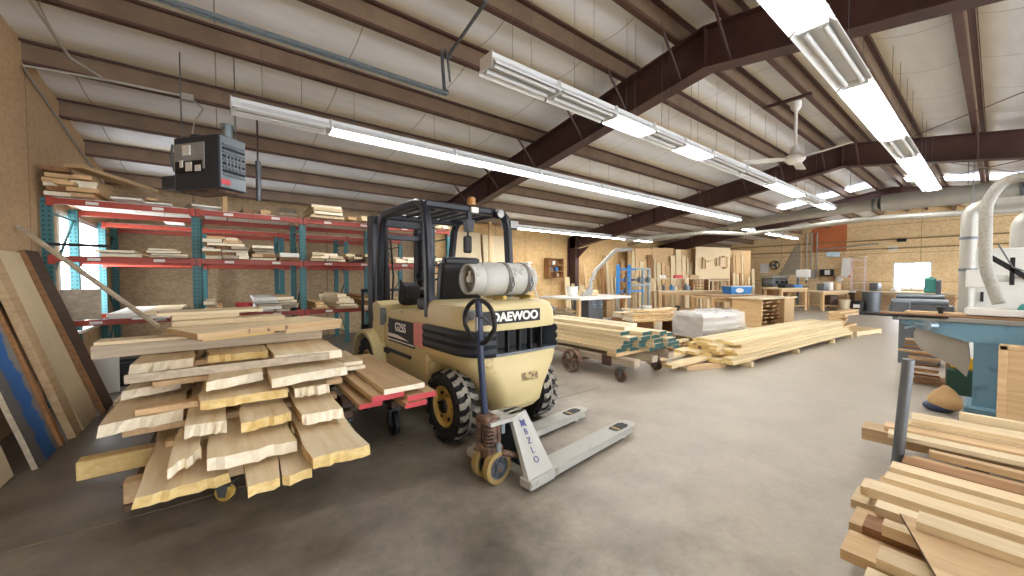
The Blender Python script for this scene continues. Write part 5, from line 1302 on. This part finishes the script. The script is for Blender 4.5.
g = G(); g.cyl((0, 0, 0), (0, 0, .35), .09, .06, n=14); g.lathe([(0, .45), (.07, .42), (.1, .34)], n=14); g.box((0, 0, .02), (.3, .3, .04)); S1('motor', 'dark motor on the floor under the long workbench', 'motor', g, m_blk, (12.2, 6.6, 0))
# blue tote on low bench
LB = bench('low broad honey wood assembly bench with a warped cover sheet', 13.1, 5.3, 2.2, 1.0, .78, -.45, m_tan, m_honey)
root = T('tote_box', 'bright blue storage box with white oval label and pale lid', 'storage box', (14.1, 5.5, .818), -.5)
g = G(); g.loft([[(-.36, -.2, 0), (.36, -.2, 0), (.36, .2, 0), (-.36, .2, 0)], [(-.42, -.24, .24), (.42, -.24, .24), (.42, .24, .24), (-.42, .24, .24)]]); P('box', g, m_blue, root)
g = G(); g.box((0, 0, .255), (.88, .52, .03), bev=.008); P('lid', g, m_steel, root)
g = G(); g.lathe([(0, .0), (.08, 0), (.08, .004), (0, .004)], Matrix.Translation((-.08, -.225, .12)) @ Matrix.Rotation(PI/2+.1, 4, 'X') @ Matrix.Scale(1.9, 4, (1, 0, 0)), 20); P('label', g, m_white, root)
lum('warped_sheet', 'brown warped sheet hanging over the honey assembly bench edge', 'sheet', .9, 2.0, .03, (12.2, 5.75, .785), -PI/2-.45, [m_tan, m_brown, m_brown], side=.03)
# scrap chest
CH = T('scrap_chest', 'plywood chest with one open front full of scrap strips', 'chest', (12.5, 4.15, 0), -.12)
g = G(); g.box((.62, 0, .39), (.6, .8, .78), bev=.005); g.box((-.92, 0, .39), (.04, .8, .78)); g.box((-.3, .38, .39), (1.24, .03, .78)); g.box((-.3, 0, .03), (1.24, .8, .05)); P('body', g, m_honey, CH)
g = G(); g.box((0, 0, .80), (2.0, .9, .035), bev=.005); P('lid', g, m_cream, CH)
for k in range(24):
    r0 = k//4; lum('scrap_strip', '%s strip from the left in scrap row %d inside the open plywood chest' % (NTH[k % 4], r0+1), 'offcut', .2, .55, .035, (11.79+.28*(k % 4)+R.uniform(-.01, .01), 4.0-.035*(k % 4)+R.uniform(-.1, .0), .06+.11*r0+R.uniform(0, .02)), R.uniform(-.1, .1), [R.choice([m_tan, m_brown, m_honey])]*3, 'scrap strips in the chest', nf=2, ns=3, warp=.05, tilt=(0, R.uniform(-.05, .05)))
# far benches and machines
B3 = bench('yellow wood workbench under the grey drill press', 18.6, 5.4, 1.6, .8, .95, -.3, m_pine, m_honey)
B4 = bench('dark cluttered wooden bench left of the trash cans', 20.35, 4.4, 1.7, .7, .82, -.3, m_cream, m_honey)
def items(lst, nm):
    for lab, cat, x, y, z_, w, d, h, m in lst:
        g = G(); g.box((0, 0, h/2), (w, d, h), bev=min(w, d, h)*.12, seg=2); g.box((0, -d*.5, h*.55), (w*.6, .02, h*.3), bev=.004); S1(nm, lab, cat, g, m, (x, y, z_), rz=-.3)
items((('blue plastic case on the yellow bench', 'case', 18.9, 5.15, .952, .5, .3, .12, m_blue), ('black tool case on the yellow bench', 'case', 18.3, 5.3, .952, .5, .3, .16, m_blk)), 'tool_case')
items((('grey box at the left of the dark cluttered bench', 'box', 20.1, 4.5, .822, .3, .3, .3, m_gsteel), ('white box in the middle of the dark cluttered bench', 'box', 20.5, 4.4, .822, .25, .25, .36, m_white), ('tan box at the right of the dark cluttered bench', 'box', 20.95, 4.25, .822, .3, .25, .3, m_tan), ('dark box on the lower shelf of the cluttered bench', 'box', 20.4, 4.3, .22, .5, .3, .4, m_dark), ('brown box on the lower shelf of the cluttered bench', 'box', 21.0, 4.2, .22, .4, .3, .36, m_brown)), 'box')
# drill press with curved white hood, and planer
DP = T('drill_press', 'white hooded drill press on the far wall bench', 'drill press', (21.0, 5.5, 0))
g = G(); g.box((0, 0, .03), (.45, .5, .06), bev=.01); g.cyl((0, .1, .05), (0, .1, 1.75), .05, n=12); P('column', g, m_gsteel, DP)
g = G(); g.box((0, -.1, .95), (.36, .36, .05), bev=.01); P('table', g, m_gsteel, DP)
g = G(); g.box((0, -.08, 1.55), (.32, .5, .36), bev=.06, seg=3); g.cyl((0, -.2, 1.25), (0, -.2, 1.4), .05, n=12); P('head', g, m_mwhite, DP)
g = G(); g.cyl((0, -.2, 1.1), (0, -.2, 1.28), .025, n=8); P('chuck', g, m_blk, DP)
PLN = T('planer', 'long dark grey planer machine below the round fan on the far wall', 'planer', (20.6, 6.4, 0), -.2)
g = G(); g.box((0, 0, .45), (1.0, .6, .9), bev=.02); P('stand', g, m_brown, PLN)
g = G(); g.box((0, 0, 1.15), (1.2, .5, .4), bev=.03, seg=2); P('body', g, m_gsteel, PLN)
g = G(); g.box((0, 0, 1.42), (1.3, .6, .08), bev=.01); P('hood', g, m_steel, PLN)
for x in (-.35, .05, .4):
    g = G(); g.cyl((x, -.27, 1.15), (x, -.33, 1.15), .07, n=12); P('knob', g, m_blk, PLN)
g = G(); g.box((0, 0, 0), (.02, .4, .5), bev=.003); S1('paper_sheet', 'white paper sheet pinned on the far wall left of the round fan', 'paper', g, m_white, (22.789, 7.55, 1.85))
root = T('wall_fan', 'round black wall fan right of the white paper', 'fan', (22.62, 7.05, 2.0))
g = G(); M = Matrix.Rotation(PI/2, 4, 'Y'); g.lathe([(.2, -.05), (.23, 0), (.2, .05), (.18, 0), (.2, -.05)], M, 24); P('cage_ring', g, m_blk, root)
g = G(); g.cyl((-.04, 0, 0), (.12, 0, 0), .05, n=12)
for a in (0, 2.09, 4.19): g.box((0, .1*math.cos(a), .1*math.sin(a)), (.01, .16, .09), rot=(a, 0, 0))
P('fan_blades', g, m_gsteel, root)
r_ = T('tool_shelf', 'wall shelf holding a black and white radio, far wall', 'shelf', (22.62, 4.93, 1.42))
g = G(); g.box((0, 0, 0), (.3, .6, .03)); g.box((.08, -.25, -.1), (.12, .03, .2)); g.box((.08, .25, -.1), (.12, .03, .2)); P('board', g, m_brown, r_)
r_ = T('radio', 'black and white radio on the far wall shelf', 'radio', (22.6, 4.93, 1.437))
g = G(); g.box((0, 0, .16), (.2, .5, .32), bev=.02); P('case', g, m_blk, r_)
g = G(); g.box((-.105, -.05, .17), (.012, .2, .22), bev=.005); P('front', g, m_white, r_)
g = G(); g.box((0, 0, .0), (.03, .5, .24), bev=.01); S1('fixture_box', 'small grey wall heater high above the radio', 'wall unit', g, m_steel, (22.74, 4.75, 2.45))
g = G(); g.prism([(0, 0), (.35, 0), (.3, -.6), (.05, -.62)], -.02, .02, 'x'); S1('red_cloth', 'red cloth hanging on the far wall beside the white rack', 'cloth', g, m_red, (22.7, 4.05, 2.0))
g = G(); g.prism([(0, 0), (.25, 0), (.3, -.8), (.1, -.9), (-.05, -.7)], -.03, .03, 'x'); S1('white_cloth', 'white cloth hanging at the left of the white rack', 'cloth', g, m_white, (22.3, 4.05, 2.25))
for k, (y, z_, c, lab) in enumerate(((4.75, 1.3, m_white, 'white round plate on the far wall below the radio'), )):
    g = G(); g.cyl((-.01, 0, 0), (.01, 0, 0), .14, n=18); S1('round_plate', lab, 'plate', g, c, (22.789, y-.25, z_))
r_ = T('wire_rack', 'pale pink wire rack with small shelves in front of the far wall', 'rack', (22.2, 3.75, .8))
for y in (-.22, .22):
    for x in (-.12, .12):
        g = G(); g.box((x, y, .7), (.03, .03, 1.5)); P('post', g, plain('pale pink frame', 'd9c3c0', .5), r_)
for k in range(5):
    g = G(); g.box((0, 0, .02+.33*k), (.27, .47, .02)); P('shelf', g, m_white, r_)
g = G(); g.lathe([(0, 1.46), (.3, 1.46), (.32, 1.5), (0, 1.54)], n=16); P('top_tray', g, m_pale, r_)
bench('cluttered bench with white cloths under the pale pink rack', 21.75, 4.22, .9, .5, .78, -PI/2, m_white, m_dark)
# trash cans
bucket('grey plastic trash can, rightmost by the far bench', 20.9, 3.1, 0, .3, .78, m_gsteel, 'trash_can', 'trash can')
bucket('dark grey pail left of the trash can', 20.5, 3.45, 0, .2, .42, m_blk, 'pail', 'pail')
bucket('pale plastic pail, leftmost of the pails by the far bench', 20.4, 3.85, 0, .2, .45, m_cream, 'pail', 'pail')
g = G(); g.box((-.205, 0, .22), (.012, .2, .14)); S1('paper_label', 'white label on the dark grey pail', 'label', g, m_white, (20.5, 3.45, 0))
# bench under the far window with ribbed front
r_ = T('window_bench', 'long low bench with diagonal ribbed front under the far window', 'bench', (22.3, 2.2, 0))
g = G(); g.box((0, 0, .76), (.9, 2.6, .06), bev=.006); P('top', g, m_cream, r_)
g = G(); g.box((.05, 0, .36), (.7, 2.5, .72)); P('body', g, m_tan, r_)
for k in range(26):
    g = G(); y = -1.2+k*.095; g.box((-.31, y, .42), (.02, .025, .5), rot=(.5 if k < 13 else -.5, 0, 0)); P('rib', g, m_brown, r_)
g = G(); g.box((-.02, 0, 0), (.03, .3, .16), bev=.01); S1('wall_sign', 'small white blank plate on the far wall above the window left', 'sign', g, m_white, (22.78, 2.75, 2.62))
g = G(); g.box((-.05, 0, 0), (.1, .28, .15), bev=.02); g.box((-.11, 0, -.02), (.02, .2, .06)); S1('emergency_light', 'small black lamp unit above the white wall plate', 'lamp', g, m_blk, (22.78, 2.5, 2.95))
items((('grey vise on the left end of the window bench', 'vise', 22.3, 3.2, .792, .3, .3, .35, m_gsteel), ('white paper stack on the window bench', 'paper', 22.4, 2.6, .792, .3, .2, .08, m_white)), 'bench_item')
# electrical conduits on the far wall
g = G()
for y in (5.75, 5.55, 5.35): g.cyl((0, y, 1.4), (0, y, 3.52), .03, n=8)
g.cyl((0, 5.35, 2.7), (0, 3.2, 2.85), .03, n=8); g.box((-.02, 5.6, 1.5), (.1, .4, .4), bev=.01)
S1('conduit', 'vertical electrical conduits with a box on the far wall above the drill press', 'conduit', g, m_duct, (22.73, 0, 0))
g = G(); g.prism([(0, 0), (.9, 0), (.12, 1.6), (0, 1.6)], -.02, .02, 'x'); S1('triangle_panel', 'grey triangular plywood offcut leaning on the far wall', 'panel', g, m_grey, (22.779, 6.0, 1.5))
# ================================================================== camera, world, colour management
cam = bpy.data.cameras.new('camera'); co = bpy.data.objects.new('camera', cam); COL.objects.link(co)
cam.sensor_width = 36; cam.lens = 376/1024*36; cam.clip_start = .05; cam.clip_end = 100
hd_, pt_ = math.radians(52.2), math.radians(-1.7)
co.location = (0, 0, 1.4)
co.rotation_euler = (PI/2+pt_, 0, hd_-PI/2)
S.camera = co
w = bpy.data.worlds.new('open_side_fill'); S.world = w; w.use_nodes = True
w.node_tree.nodes['Background'].inputs[0].default_value = (.93, .96, 1, 1); w.node_tree.nodes['Background'].inputs[1].default_value = 4.2  # even fill light added through the wall left out behind the camera
S.view_settings.view_transform = 'Standard'; S.view_settings.look = 'None'; S.view_settings.gamma = 1; S.view_settings.exposure = 0.85
S.view_settings.use_curve_mapping = False
S.cycles.max_bounces = 8; S.cycles.diffuse_bounces = 5; S.cycles.glossy_bounces = 3; S.cycles.use_denoising = True
S.cycles.sample_clamp_indirect = 6
